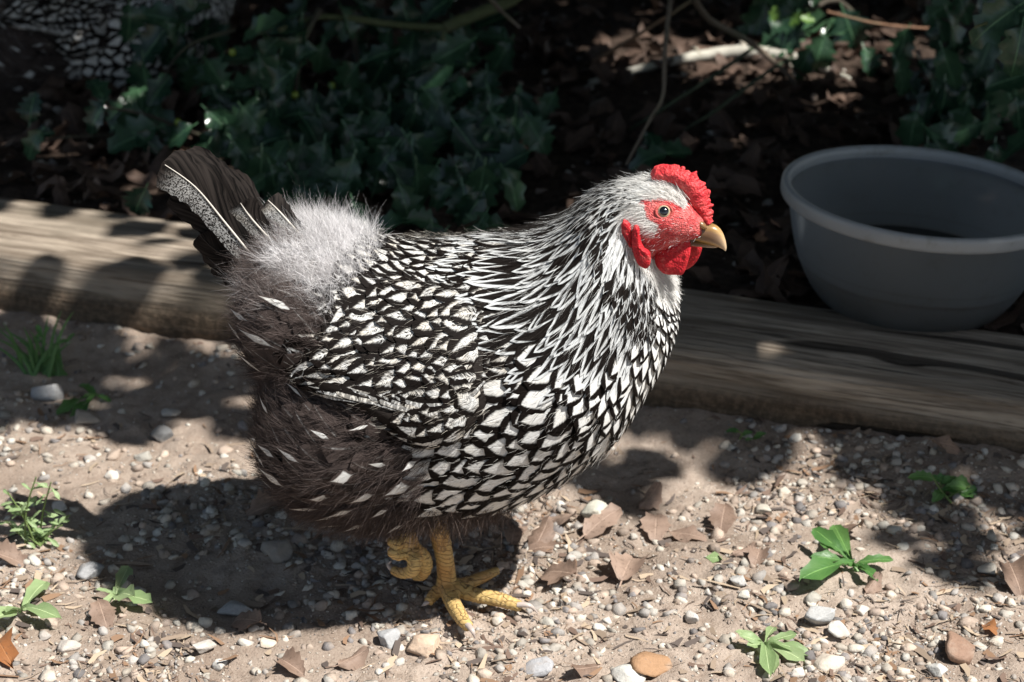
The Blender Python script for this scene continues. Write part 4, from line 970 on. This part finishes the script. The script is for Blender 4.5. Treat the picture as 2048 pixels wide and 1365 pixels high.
# back
rad = K2(.0084)
a, b = mk(BODY, isback, rad, 12000, 3); n_ = BODY.at(a, b)[1]; n = len(a); d = rotdir(flow(BODY, a, b), n_, ang(n, .22))
emit('back_feather', MF['pencil'], feathers(BODY, a, b, d, .022 * rng.uniform(.85, 1.2, n), .0082 * rng.uniform(.85, 1.15, n), np.full(n, .001), np.full(n, .0038), np.full(n, .09), 0, 0, prof_round), rng.random(n), rng.random(n), hen)
# dark side feathers with pale lances, and thigh
rad = np.where(isside, .013, .0145)
mask = isside | isthigh
a, b = mk(BODY, mask, rad, 9000, 4); n_ = BODY.at(a, b)[1]; n = len(a); d = rotdir(flow(BODY, a, b), n_, ang(n, .25))
q2 = pj[np.clip(a.astype(int), 0, NS - 1), b.astype(int) % NV]
emit('fluff_feather', MF['arrow'], feathers(BODY, a, b, d, .036 * rng.uniform(.85, 1.2, n), .0115 * rng.uniform(.85, 1.15, n), np.full(n, .001), np.full(n, .0075), np.full(n, .2), 0, 0, prof_round, rag=.14), rng.random(n), np.zeros(n), hen)
# pale lances that show between the down
q3 = np.where(Y2 < 745, .026, np.where(Y2 > 905, .022, .030)); a, b = mk(BODY, mask, q3, 5000, 44); n_ = BODY.at(a, b)[1]; n = len(a); d = rotdir(flow(BODY, a, b), n_, ang(n, .2)); d = nrm(d + np.array([0, 0, -.25]))
q2 = pj[np.clip(a.astype(int), 0, NS - 1), b.astype(int) % NV]; low = np.clip((q2[:, 1] - 880) / 60, 0, 1); L = np.where(q2[:, 1] < 745, .038, .028) * rng.uniform(.6, 1.2, n); W = (.0020 + .0042 * low) * rng.uniform(.4, 1.3, n) + np.where(q2[:, 1] < 745, .0012, 0)
emit('lance_feather', MF['arrow'], feathers(BODY, a, b, d, L, W, np.full(n, .005), np.full(n, .0135), np.full(n, .1), 0, 0, prof_needle, rag=.2), rng.random(n), np.full(n, 1.0), hen)
# ---------------------------------------------------------------- folded wings
xs_ = 1012 - (1012 - 588) * np.linspace(0, 1, 60)
yt_ = np.interp(xs_, [588, 600, 632, 690, 770, 860, 940, 985, 1012], [738, 715, 676, 625, 582, 566, 585, 625, 700]); yb_ = np.interp(xs_, [588, 655, 745, 800, 850, 900, 935, 975, 1000, 1012], [750, 794, 834, 866, 886, 882, 864, 812, 760, 722])
ker = np.array([1, 2, 3, 2, 1]) / 9.0
yt_ = np.convolve(np.pad(yt_, 2, 'edge'), ker, 'valid'); yb_ = np.convolve(np.pad(yb_, 2, 'edge'), ker, 'valid')
top = np.c_[xs_, yt_]; bot = np.c_[xs_, yb_]; NB = 40; wf = np.linspace(0, 1, NB)
WP = np.zeros((60, NB, 3)); WNn = np.zeros((60, NB, 3))
for i in range(60):
    for j in range(NB):
        q = top[i] * (1 - wf[j]) + bot[i] * wf[j]; p, n = hit(q[0], q[1]); WP[i, j] = p; WNn[i, j] = n
ii = np.linspace(0, 1, 60)[:, None]
for _ in range(6):       # soften the normals
    Wp = np.pad(WNn, ((1, 1), (1, 1), (0, 0)), 'edge'); WNn = nrm(Wp[:-2, 1:-1] + Wp[2:, 1:-1] + Wp[1:-1, :-2] + Wp[1:-1, 2:] + WNn)
off = (.0025 + .0125 * np.sin(np.clip(wf, 0, 1) * np.pi * .5)[None] ** 1.2) * (np.clip(ii / .34, 0, 1) ** 2 * (3 - 2 * np.clip(ii / .34, 0, 1))) * (1 - .25 * ii)
off = off * np.where(wf[None] > .93, (1 - (wf[None] - .93) / .07 * .55), 1)
WP = WP + WNn * off[..., None]
WN2 = gridnormals(WP, False)
if (WN2 * WNn).sum(-1).mean() < 0: WN2 = -WN2
def mirror(A): B = A.copy(); B[..., 1] *= -1; return B
wings = []
for far in (0, 1):
    P_, N_ = (mirror(WP), mirror(WN2)) if far else (WP, WN2)
    SF = Surf(P_, N_, False)
    g = Geo(); g.add(P_, grid_faces(60, NB) if not far else grid_faces(60, NB)[:, ::-1], None, (.03, .024, .021)); wing = g.build('wing', M_DOWN, hen, HR); wings.append(wing)
    m1 = np.ones((60, NB), bool); m1[-5:] = False; m1[:7] = False; m1[26:, int(NB * .76):] = False; rad = np.full((60, NB), .0086) + np.linspace(0, .002, 60)[:, None]
    a, b = SF.sample(9000, m1, rad, 11 + far); n = len(a); n_ = SF.at(a, b)[1]
    d = np.tile(img_dir(196), (n, 1)); d[:, 1] *= (-1 if far else 1); d = nrm(d - n_ * (d * n_).sum(1, keepdims=True)); d = rotdir(d, n_, ang(n, .2))
    v = feathers(SF, a, b, d, .0215 * rng.uniform(.85, 1.2, n), .0086 * rng.uniform(.85, 1.15, n), np.full(n, .0008), np.full(n, .0036), np.full(n, .09), 0, 0, prof_round)
    ln = np.linalg.norm(np.diff(v[:, :, 3], axis=1), axis=-1); wd_ = np.linalg.norm(v[:, 6, -1] - v[:, 6, 0], axis=-1); kp = (ln.sum(1) < .030) & (ln.max(1) < 2.2 * np.median(ln)) & (np.linalg.norm(v[:, -1, 3] - v[:, 0, 3], axis=-1) > .013)
    v = v[kp]; n = len(v)
    if far: v = v[:, :, ::-1]
    emit('covert_feather', MF['pencil'], v, rng.random(n), rng.random(n), wing)
    # flight feathers: a stack along the lower rear edge
    nf = 10; k = np.arange(nf); ta = 58.6 - 3.6 * k; a0 = ta - 20; tb = np.full(nf, NB * .99); tb[0] = NB * .5; tb[1] = NB * .85; b0 = NB * (.80 - .012 * k)
    p0 = SF.at(a0, b0)[0]; p1 = SF.at(ta, tb)[0]; L = np.linalg.norm(p1 - p0, axis=1) * 1.12; d = nrm(p1 - p0)
    FV = feathers(SF, a0, b0, d, L, np.full(nf, .0044), np.full(nf, .0016), .0052 - .0003 * k, np.full(nf, .12), 0, 0, prof_long, nt=16, rag=.04)
    if far: FV = FV[:, :, ::-1]
    emit('flight_feather', MF['flight'], FV, rng.random(nf), rng.random(nf), wing)
# ---------------------------------------------------------------- hackle
rad = np.interp(sg, [9, 11, 13, 15, 16.5], [.0088, .0084, .0070, .0048, .0034])
a, b = mk(BODY, isneck, rad, 24000, 5); ra = rad[np.clip(a.astype(int), 0, NS - 1), (b.astype(int)) % NV]; n_ = BODY.at(a, b)[1]; n = len(a); sa = a / sub
d = rotdir(flow(BODY, a, b), n_, ang(n, .09)); L = np.interp(sa, [9, 11, 13, 15, 16.5], [.050, .048, .036, .022, .013]) * rng.uniform(.85, 1.15, n); W = np.interp(sa, [9, 12, 15, 16.5], [.0062, .0056, .0040, .0026])
FK = np.interp(sa, [10, 12, 13.2, 14.2, 15, 16], [.76, .72, .62, .52, .46, .34]) * rng.uniform(.75, 1.2, n); FK = np.where(rng.random(n) < np.interp(sa, [10, 12.5, 13.8, 14.5], [.34, .24, .1, .03]), 1.2, FK)
qx = pj[np.clip(a.astype(int), 0, NS - 1), b.astype(int) % NV]
FK = FK * np.interp(qx[:, 0] + (qx[:, 1] - 450) * .12, [1215, 1262, 1300, 1340], [1, .8, .45, .3])     # paler towards the front of the neck
FK = np.where((np.hypot((qx[:, 0] - 1075) / 120, (qx[:, 1] - 660) / 75) < 1) & (rng.random(n) < .55), 1.25, FK)
FK = np.where((sa > 14.3) & (rng.random(n) < .35), .05, FK)
emit('hackle_feather', MF['hackle'], feathers(BODY, a, b, d, L, W, np.full(n, .0008), np.interp(sa, [9, 12, 15, 17], [.0042, .0036, .003, .002]), np.full(n, .10), 0, 0, prof_lance, nt=12, rag=.05), rng.random(n), FK, hen)
mask = isneck & (sg > 13.0) & (sg < 16.4) & ~inpoly(pj, [(1225, 430), (1330, 400), (1330, 560), (1200, 560)])
a, b = mk(BODY, mask, K2(.0052), 9000, 51); n = len(a); n_ = BODY.at(a, b)[1]; d = rotdir(flow(BODY, a, b), n_, ang(n, .15)); sa = a / sub
emit('nape_feather', MF['hackle'], feathers(BODY, a, b, d, np.interp(sa, [13, 16.4], [.017, .007]) * rng.uniform(.7, 1.2, n), np.interp(sa, [13, 16.4], [.0026, .0013]) * rng.uniform(.7, 1.2, n), np.full(n, .0030), np.interp(sa, [13, 16.4], [.0056, .0030]), np.full(n, .1), 0, 0, prof_needle, rag=.12), rng.random(n), np.full(n, 1.3), hen)
# ---------------------------------------------------------------- tail
def vane(pp, wpx, up, mat, name='tail_feather', yy=(0, 0), curve=.12, flip=False):
    """pp: px polyline from root to tip; wpx half width px"""
    pts = crom([P(x, y, yy[0] + (yy[1] - yy[0]) * k / (len(pp) - 1)) for k, (x, y) in enumerate(pp)], 22); t = np.linspace(0, 1, 22); W = wpx * .0004 * np.clip(.55 + t * .6, 0, 1) * np.sqrt(np.clip(1 - np.clip((t - .82) / .18, 0, 1) ** 2.2, .0, 1))
    T = nrm(np.gradient(pts, axis=0)); nn = nrm(np.asarray(up, float)); sd_ = nrm(np.cross(nn, T)); n2 = np.cross(T, sd_)
    u9 = np.linspace(-1, 1, 9); wj = W[:, None] * u9 * (1 + .06 * rng.standard_normal((22, 9)) * (np.abs(u9) > .9))
    v = pts[:, None] + sd_[:, None] * wj[..., None] - n2[:, None] * (curve * W[:, None] * u9 ** 2)[..., None]
    uv = np.stack(np.broadcast_arrays((u9 * .5 + .5)[None] if not flip else (.5 - u9 * .5)[None], t[:, None]), -1)
    g = Geo(); g.add(v, grid_faces(22, 9), uv, None, rng.random()); o = g.build(name, mat, hen, HR)
    gs = Geo(); tube(gs, pts[:-1] + n2[:-1] * -.0003 * 0 + nn * .0004, np.linspace(.0011, .0003, 21), 5, True, (.62, .58, .52) if mat is MF['mottle'] else (.05, .04, .034)); q = gs.build('quill', M_DEBRIS, o)
    q.data.transform(Matrix.Translation(Vector(-HR)))
    return o
upn = (-.1, -.88, .42); upf = (-.1, -.75, .6)
for k in range(5):       # upper fan, nearly edge on, one behind the other
    f = k / 4; vane([(545 - 6 * k, 520 - 10 * k), (470 + 4 * f * 8, 425 - 14 * f), (412 + 20 * f, 352 - 6 * f), (346 + 26 * f, 320 - 14 * f)], 27, upn, MF['tail'], yy=(.004 * k, .012 * k + .004))
for k in range(4): vane([(560, 520), (500 + 6 * k, 440 - 2 * k), (455 + 10 * k, 378 - 2 * k), (405 + 14 * k, 330 + 8 * k)], 22, upn, MF['tail'], yy=(.01, .03 + .01 * k))
vane([(530, 545), (452, 448), (390, 374), (324, 326)], 42, upn, MF['mottle'], yy=(-.012, -.016))
vane([(560, 500), (505, 440), (480, 405)], 28, upn, MF['mottle'], yy=(-.008, -.012))
vane([(600, 470), (560, 425), (535, 400)], 26, upf, MF['mottle'], yy=(-.004, .004))
for k in range(4): vane([(535, 560 + 4 * k), (470 + 6 * k, 520 + 8 * k), (430 + 10 * k, 500 + 16 * k), (398 + 15 * k, 470 + 26 * k)], 27, (-.2, -.95, .2), MF['tail'], yy=(-.006, -.010 + .004 * k))
vane([(530, 540), (440, 470), (385, 420), (345, 385)], 30, upn, MF['tail'], yy=(-.004, -.006))
# ---------------------------------------------------------------- down
def down(name, pts, nrmls, dirs, L, cols, nb, spread, wdt, parent=hen, droop=0.0, seg=4, curl=.25):
    """tufts of fine barbs"""
    F = len(pts); N = F * nb; rp = np.repeat
    p = rp(pts, nb, 0) + rng.normal(0, .0016, (N, 3)); d = nrm(rp(dirs, nb, 0) + rng.normal(0, spread, (N, 3))); l = rp(L, nb) * rng.uniform(.45, 1.1, N)
    cv = rng.normal(0, curl, (N, 3)) + np.array([0, 0, -droop]); t = np.linspace(0, 1, seg)
    c = p[:, None] + d[:, None] * (l[:, None] * t)[..., None] + cv[:, None] * (l[:, None] * t ** 2 * .5)[..., None]
    sd_ = nrm(np.cross(d, rng.normal(0, 1, (N, 3)))); w_ = wdt * rng.uniform(.6, 1.3, N)[:, None] * (1 - t ** 2 * .85)
    v = np.stack([c - sd_[:, None] * w_[..., None], c + sd_[:, None] * w_[..., None]], 2)
    f1 = grid_faces(seg, 2); f = (np.arange(N)[:, None, None] * (seg * 2) + f1[None]).reshape(-1, 4)
    col = rp(rp(cols, nb, 0) * rng.uniform(.8, 1.2, (N, 1)), seg * 2, 0)
    g = Geo(); g.add(v.reshape(-1, 3), f, None, col); return kind(g.build(name, M_DOWN, parent, HR), 'stuff')
def tufts(mask, rad, n, seed): a, b = mk(BODY, mask, K2(rad), n, seed); p, n_ = BODY.at(a, b); return p, n_, flow(BODY, a, b), pj[np.clip(a.astype(int), 0, NS - 1), b.astype(int) % NV]
p, n_, fl, q2 = tufts(isrump & (sg > .6), .0052, 16000, 21); n = len(p)
wt = fbm(p * 60, 2, 71)[:, None] * .95 + np.clip((q2[:, 0:1] - 555) / 110, -1.2, .8) - np.clip((q2[:, 1:2] - 575) / 50, 0, 1) * 1.2 - np.clip((430 - q2[:, 1:2]) / 40, 0, .35) + .1
cols = np.array([.17, .138, .128]) + (np.array([.80, .785, .79]) - np.array([.17, .138, .128])) * np.clip(wt + .55, 0, 1)
cols = cols * rng.uniform(.85, 1.1, (n, 1))
down('rump_down', p, n_, nrm(fl * .95 + n_ * .7 + (0, 0, .06)), np.full(n, .0175) * rng.uniform(.6, 1.3, n), cols, 60, .65, .00012, curl=.55, seg=5)
p, n_, fl, q2 = tufts(isthigh | (isside & (fbm(BP * 60, 1, 5) > .1)), .0080, 14000, 22); n = len(p)
cols = np.array([.080, .062, .057]) * rng.uniform(.7, 1.4, (n, 1))
down('dark_down', p + n_ * .004, n_, nrm(fl * 1.0 + n_ * .42 + (0, 0, -.15)), np.full(n, .018) * rng.uniform(.7, 1.25, n), cols, 44, .34, .00014, curl=.4, seg=5)
p, n_, fl, q2 = tufts(belly, .0085, 9000, 23); n = len(p)
cols = np.array([.11, .082, .070]) * rng.uniform(.7, 1.4, (n, 1))
down('belly_down', p, n_, nrm(fl * .6 + n_ * .7 + (0, 0, -.2)), np.full(n, .022) * rng.uniform(.8, 1.3, n), cols, 44, .5, .00015)
# short hair-like feathers on crown, cheek tuft and face
mask = (sg > 14.3) & ~red & (~isneck | (sg > 15.2)); mask[:, :] &= (sg < 19.5)
a, b = mk(BODY, mask, K2(.0019), 30000, 24); p, n_ = BODY.at(a, b); fl = flow(BODY, a, b); n = len(p)
down('head_down', p, n_, nrm(fl * 1.0 + n_ * .28), np.full(n, .0085) * rng.uniform(.8, 1.2, n), np.full((n, 3), .80) * np.array([1, .985, .95]), 12, .16, .00016)
a, b = mk(BODY, red & (X2 < 1392), K2(.0026), 9000, 25); p, n_ = BODY.at(a, b); fl = flow(BODY, a, b); n = len(p)
q2 = pj[np.clip(a.astype(int), 0, NS - 1), b.astype(int) % NV]; kp = (np.hypot((q2[:, 0] - 1328) / 20, (q2[:, 1] - 423) / 17) > 1); p, n_, fl = p[kp], n_[kp], fl[kp]; n = len(p)
down('face_bristles', p, n_, nrm(fl * 1.0 + n_ * .35), np.full(n, .0042) * rng.uniform(.6, 1.4, n), np.full((n, 3), .78), 2, .3, .00010)
# loose barbs that soften the neck and breast feathers
a, b = mk(BODY, isneck, K2(.0045), 16000, 26); p, n_ = BODY.at(a, b); fl = flow(BODY, a, b); n = len(p); up_ = (a / sub > 12.6)
cols = np.where((rng.random(n) < np.where(a / sub > 13.8, .72, np.where(up_, .45, .16)))[:, None], np.array([.74, .74, .72]), np.array([.03, .025, .022]))
down('neck_barbs', p + n_ * .004, n_, nrm(fl + n_ * .12), np.full(n, .016) * np.where(up_, .75, 1.1), cols, 6, .12, .00012)
for far in (0, 1):
    P_, N_ = (mirror(WP), mirror(WN2)) if far else (WP, WN2); SF = Surf(P_, N_, False); m1 = np.ones((60, NB), bool); a, b = SF.sample(9000, m1, np.full((60, NB), .0042), 61 + far); n = len(a); p, n_ = SF.at(a, b); d = np.tile(img_dir(196), (n, 1)); d[:, 1] *= (-1 if far else 1); d = nrm(d - n_ * (d * n_).sum(1, keepdims=True))
    cols = np.where((rng.random(n) < .38)[:, None], np.array([.50, .46, .40]), np.array([.020, .015, .013])); down('wing_barbs', p + n_ * .0036, n_, nrm(d + n_ * .10), np.full(n, .0085), cols, 4, .22, .00011, wings[far])
a, b = mk(BODY, (isback | isbreast), K2(.0048), 16000, 63); p, n_ = BODY.at(a, b); fl = flow(BODY, a, b); n = len(p); cols = np.where((rng.random(n) < .5)[:, None], np.array([.62, .60, .56]), np.array([.020, .015, .013]))
down('breast_barbs', p + n_ * .0036, n_, nrm(fl + n_ * .08), np.full(n, .009), cols, 3, .2, .00011)
# ---------------------------------------------------------------- face
hy = np.array([math.cos(YAW), -math.sin(YAW), 0.0]); hl = np.array([math.sin(YAW), math.cos(YAW), 0.0])      # head forward, head sideways (away)
def HP(px, py, off=0.0):
    """point on the head's middle plane (turned), pushed off sideways; off < 0 is towards the camera"""
    o = P(1264, 440, -.012); d = ray(px, py); t = ((o + hl * off - CAM) @ hl) / (d @ hl); return CAM + d * t
def pad(name, poly, thick, off, mat, nr=9, ns=64, parent=hen, bumpy=.0006, seed=0, lean=0.0, fold=0.0):
    """fleshy lobe: closed, thickest in the middle"""
    pl = crom(np.vstack([poly, poly[:1]]), ns + 1)[:-1]; c0 = pl.mean(0); g = Geo(); rr = np.linspace(1, 0, nr) ** .8
    V = []
    for sgn in (1, -1):
        A = []
        for r in rr:
            q = c0 + (pl - c0) * r; z = thick * (1 - r ** 3.2) ** .6 + .0012 * (1 if r < 1 else .0)
            base = np.array([HP(x, y, off + lean * (y - poly[0][1]) / 100) for x, y in q])
            wv_ = fold * np.sin((q[:, 0] - c0[0]) * .09 + (q[:, 1] - c0[1]) * .03)
            b_ = bumpy * fbm(base * 420 + sgn, 2, seed)
            A.append(base + hl * (-sgn * (z + b_ * (r < 1)) + wv_)[:, None])
        A = np.array(A); f = grid_faces(nr, ns, True); g.add(A, f if sgn == 1 else f[:, ::-1])
    return g.build(name, mat, parent, HR)
# comb: a low knobbed crest from the crown down to the beak
cl = crom([(1306, 356, 7, .004), (1318, 349, 17, .007), (1338, 348, 18, .008), (1360, 353, 20, .0088), (1382, 368, 24, .0095), (1397, 390, 26, .0095), (1405, 413, 22, .0085), (1413, 434, 15, .0065), (1420, 447, 8, .004)], 220)
cl[:, 0] -= 1; tn = nrm(np.gradient(cl[:, :2], axis=0)); no = np.stack([tn[:, 1], -tn[:, 0]], -1); ns = 64; thc = np.linspace(0, 2 * np.pi, ns, endpoint=False); CV = []
arc = np.r_[0, np.cumsum(np.linalg.norm(np.diff(cl[:, :2], axis=0), axis=1))]
ph_ = (arc - 50) / 12.0 + .55 * vnoise(np.stack([arc / 16, arc * 0, arc * 0], -1), 13)
teeth = np.where(arc < 50, .78 + .16 * np.abs(np.sin(arc / 11)), np.abs(np.sin(ph_ * np.pi)) ** .4 * (.80 + .35 * vnoise(np.stack([arc / 7, arc * 0, arc * 0], -1), 3)))
cl[:, 2] *= .95; cl[:, 3] *= .9
for i in range(220):
    ring = []
    for t in thc:
        up_ = math.cos(t); ws = max(0, min(1, (up_ - .25) / .6)); r = cl[i, 2] * (1 + .50 * (teeth[i] - .70) * ws * ws); q = cl[i, :2] + no[i] * r * up_ * (1.0 if up_ > 0 else .9); ring.append(HP(q[0], q[1], 0) - hl * cl[i, 3] * math.sin(t) * (1 - .62 * max(0, up_) ** 2) * .85)
    CV.append(ring)
CV = np.array(CV); CN = gridnormals(CV, True); cc = CV.mean(1, keepdims=True); CN = CN * np.sign(((CV - cc) * CN).sum(-1).mean())
CV = CV + CN * (.0006 * fbm(CV * 300, 2, 5) + .0005 * np.abs(vnoise(CV * 620, 6)))[..., None]
g = Geo(); g.add(CV, grid_faces(220, ns, True)); g.build('comb', M_COMB, hen, HR)
pad('wattle', [(1312, 500), (1330, 492), (1352, 482), (1372, 472), (1380, 486), (1381, 504), (1376, 524), (1366, 549), (1350, 551), (1330, 548), (1314, 533), (1307, 512)], .0026, -.010, M_WATTLE, seed=3, lean=-.006, fold=.0008)
pad('wattle', [(1360, 485), (1385, 476), (1403, 486), (1402, 505), (1390, 528), (1370, 541), (1352, 535), (1345, 510)], .0026, .010, M_WATTLE, seed=4, lean=.004, fold=.0008)
pad('earlobe', [(1268, 450), (1277, 452), (1280, 478), (1288, 498), (1300, 508), (1301, 527), (1292, 538), (1278, 531), (1269, 512), (1265, 490), (1264, 468)], .0022, -.034, M_WATTLE, seed=5, fold=.0004)
pad('earlobe', [(1248, 438), (1258, 446), (1264, 462), (1264, 494), (1253, 480), (1244, 462), (1243, 448)], .0022, -.032, M_WATTLE, seed=6)
pad('earlobe', [(1268, 450), (1277, 452), (1280, 478), (1288, 498), (1300, 508), (1301, 527), (1292, 538), (1278, 531), (1269, 512), (1265, 490), (1264, 468)], .0022, .034, M_WATTLE, seed=5)
# beak
def beak(name, secs, nseg=20):
    sc_ = crom(secs, 40); g = Geo(); V = []; th2 = np.linspace(0, 2 * np.pi, nseg, endpoint=False)
    for x1, y1, x2, y2, wd in sc_:
        a_, b_ = HP(x1, y1), HP(x2, y2); c_ = (a_ + b_) / 2; V.append([c_ + (a_ - c_) * math.cos(t) - hl * max(wd, .0002) * np.sign(math.sin(t)) * abs(math.sin(t)) ** .85 for t in th2])
    V = np.array(V); uv = np.stack(np.broadcast_arrays((np.cos(th2) * .5 + .5)[None], np.linspace(0, 1, 40)[:, None]), -1); g.add(V, grid_faces(40, nseg, True), uv); return g.build(name, M_BEAK, hen, HR)
beak('beak', [(1380, 432, 1366, 472, .0090), (1400, 442, 1386, 478, .0086), (1418, 447, 1402, 483, .0074), (1432, 452, 1420, 488, .0058), (1443, 463, 1435, 493, .0042), (1450, 479, 1445, 498, .0026), (1453, 494, 1449, 501, .0014), (1452, 502, 1451, 503, .0004)])
beak('lower_beak', [(1366, 472, 1370, 486, .0075), (1390, 478, 1390, 490, .0066), (1412, 484, 1410, 493, .0050), (1428, 490, 1428, 495, .003), (1436, 493, 1436, 494.5, .0008)])
g = Geo(); nv = HP(1402, 448, -.0072); tube(g, [HP(1393, 443, -.0068), HP(1400, 447, -.0084), HP(1408, 453, -.0080), HP(1413, 457, -.0062)], [.0012, .0026, .0025, .0008], 10, n=14, flat=.8); g.build('nostril_flap', M_COMB if False else M_BEAK, hen, HR)
# eyes
for far in (0, 1):
    ep, en = hit(1328, 423)
    if far: dv = ep - P(1264, 440, -.012); k = dv @ hl; ep = ep - hl * 2 * k; en = en - hl * 2 * (en @ hl)
    r = .0056; c = ep - en * r * .55; t = Vector(en).to_track_quat('Z', 'Y').to_matrix(); t = np.array(t); TH = np.linspace(0, np.pi * .62, 16); PH = np.linspace(0, 2 * np.pi, 32, endpoint=False)
    v = np.stack([np.sin(TH)[:, None] * np.cos(PH), np.sin(TH)[:, None] * np.sin(PH), np.cos(TH)[:, None] + 0 * PH], -1) * r; g = Geo(); g.add(v @ t.T + c, grid_faces(16, 32, True), None, None, 0, np.repeat(np.sin(TH), 32)); eye = g.build('eye', M_IRIS, hen, HR)
    TH = np.linspace(0, .66, 8); v = np.stack([np.sin(TH)[:, None] * np.cos(PH), np.sin(TH)[:, None] * np.sin(PH), np.cos(TH)[:, None] + 0 * PH], -1) * (r * 1.02); g = Geo(); g.add(v @ t.T + c, grid_faces(8, 32, True)); g.build('pupil', M_PUPIL, eye).data.transform(Matrix.Translation(Vector(-HR)))
    an = np.linspace(0, 2 * np.pi, 41); rr = .0058; ring = [ep + en * (-.0006 + .0004 * math.cos(2 * x)) + t[:, 0] * math.cos(x) * rr * 1.08 + t[:, 1] * math.sin(x) * rr * .92 for x in an]; g = Geo(); tube(g, ring, [.00105] * 41, 8, False, jit=.10); g.build('eyelid', M_LID, hen, HR)
# ---------------------------------------------------------------- legs
def remesh(g, name, mat, parent, vox):
    o = g.build('leg_src', None); md = o.modifiers.new('r', 'REMESH'); md.mode = 'VOXEL'; md.voxel_size = vox; md.use_smooth_shade = True
    dg = bpy.context.evaluated_depsgraph_get(); me = bpy.data.meshes.new_from_object(o.evaluated_get(dg)); bpy.data.objects.remove(o); me.name = name; me.materials.clear(); me.materials.append(mat)
    me.transform(Matrix.Translation(Vector(-HR))); return link(name, me, parent)
def gz(px, py, z): return G(px, py, z)
f0 = gz(893, 1172, .012); hock = P(872, 1000, -.032); g = Geo()
tube(g, [hock, P(878, 1060, -.032), P(888, 1110, -.031), f0 + (0, 0, .012), f0], [.0092, .0086, .0076, .0080, .0088], 14, n=40, ridge=.035, ridge_len=.0034)
TOES = [([f0, gz(950, 1190, .009), gz(1000, 1200, .0085), gz(1042, 1214, .006)], [.0078, .0064, .0062, .0046]), ([f0, gz(905, 1205, .009), gz(922, 1235, .008), gz(938, 1256, .0055)], [.0080, .0068, .0060, .0044]),
        ([f0, gz(930, 1168, .008), gz(965, 1155, .007), gz(994, 1142, .005)], [.0070, .0056, .0050, .0036]), ([f0, gz(873, 1185, .008), gz(857, 1204, .005)], [.0070, .0055, .0042])]
for pts, rd in TOES: tube(g, pts, rd, 12, n=34, ridge=.07, ridge_len=.0042)
leg = remesh(g, 'leg', M_LEG, hen, .0009)
def claw(parent, a, b, c, r): 
    g = Geo(); tube(g, [a, b, c], [r, r * .75, .0003], 8, n=12, flat=.8); g.build('claw', M_CLAW, parent).data.transform(Matrix.Translation(Vector(-HR)))
claw(leg, gz(1036, 1210, .0085), gz(1060, 1212, .0095), gz(1076, 1228, .001), .0030); claw(leg, gz(935, 1250, .008), gz(945, 1262, .008), gz(950, 1278, .001), .0030); claw(leg, gz(990, 1142, .006), gz(1000, 1138, .006), gz(1008, 1137, .002), .0026); claw(leg, gz(858, 1203, .005), gz(850, 1208, .004), gz(843, 1212, .001), .0025)
g = Geo(); k0 = P(818, 1098, -.05)
tube(g, [P(795, 1000, -.035), P(800, 1050, -.045), P(812, 1080, -.05), k0], [.0105, .0100, .0095, .0092], 14, n=30, ridge=.035, ridge_len=.0034)
tube(g, [k0, P(829, 1118, -.060), P(826, 1140, -.060), P(806, 1147, -.052), P(786, 1141, -.044)], [.0088, .0066, .0056, .0046, .0038], 12, n=34, ridge=.09, ridge_len=.0038)
tube(g, [k0, P(843, 1112, -.046), P(852, 1132, -.042), P(844, 1150, -.036), P(828, 1153, -.030)], [.0084, .0066, .0056, .0048, .0036], 12, n=28, ridge=.09, ridge_len=.0038)
tube(g, [P(806, 1082, -.05), P(791, 1088, -.060), P(780, 1078, -.060)], [.0072, .0052, .0040], 12, n=20, ridge=.09, ridge_len=.0038)
tube(g, [P(813, 1098, -.05), P(798, 1110, -.060), P(786, 1106, -.064), P(782, 1099, -.064)], [.0068, .0050, .0044, .0036], 12, n=20, ridge=.09, ridge_len=.0038)
leg2 = remesh(g, 'leg', M_LEG, hen, .0009); leg2['label'] = 'raised yellow leg with curled toes'
claw(leg2, P(785, 1139, -.043), P(777, 1130, -.04), P(783, 1122, -.04), .0028); claw(leg2, P(829, 1153, -.030), P(820, 1154, -.028), P(812, 1150, -.028), .0026); claw(leg2, P(783, 1080, -.056), P(776, 1078, -.054), P(772, 1084, -.052), .0024); claw(leg2, P(785, 1099, -.06), P(778, 1096, -.06), P(776, 1104, -.058), .0024)
# ---------------------------------------------------------------- the second hen, squatting in the shade
h2 = hen.copy(); COL.objects.link(h2); h2['label'] = 'dark laced hen squatting in deep shade, cut off by the upper left corner'
hen['group'] = h2['group'] = 'laced hens'
for ch in list(hen.children):
    if ch.name.startswith(('leg', 'belly_down')): continue
    c = ch.copy(); COL.objects.link(c); c.parent = h2
    for gch in ch.children: d_ = gch.copy(); COL.objects.link(d_); d_.parent = c
dd2 = ray(62, 62); tgt = CAM + dd2 * ((1.14 - CAM[1]) / dd2[1]); src = P(690, 800, -.10)
h2.location = Vector(HR + (tgt - src))
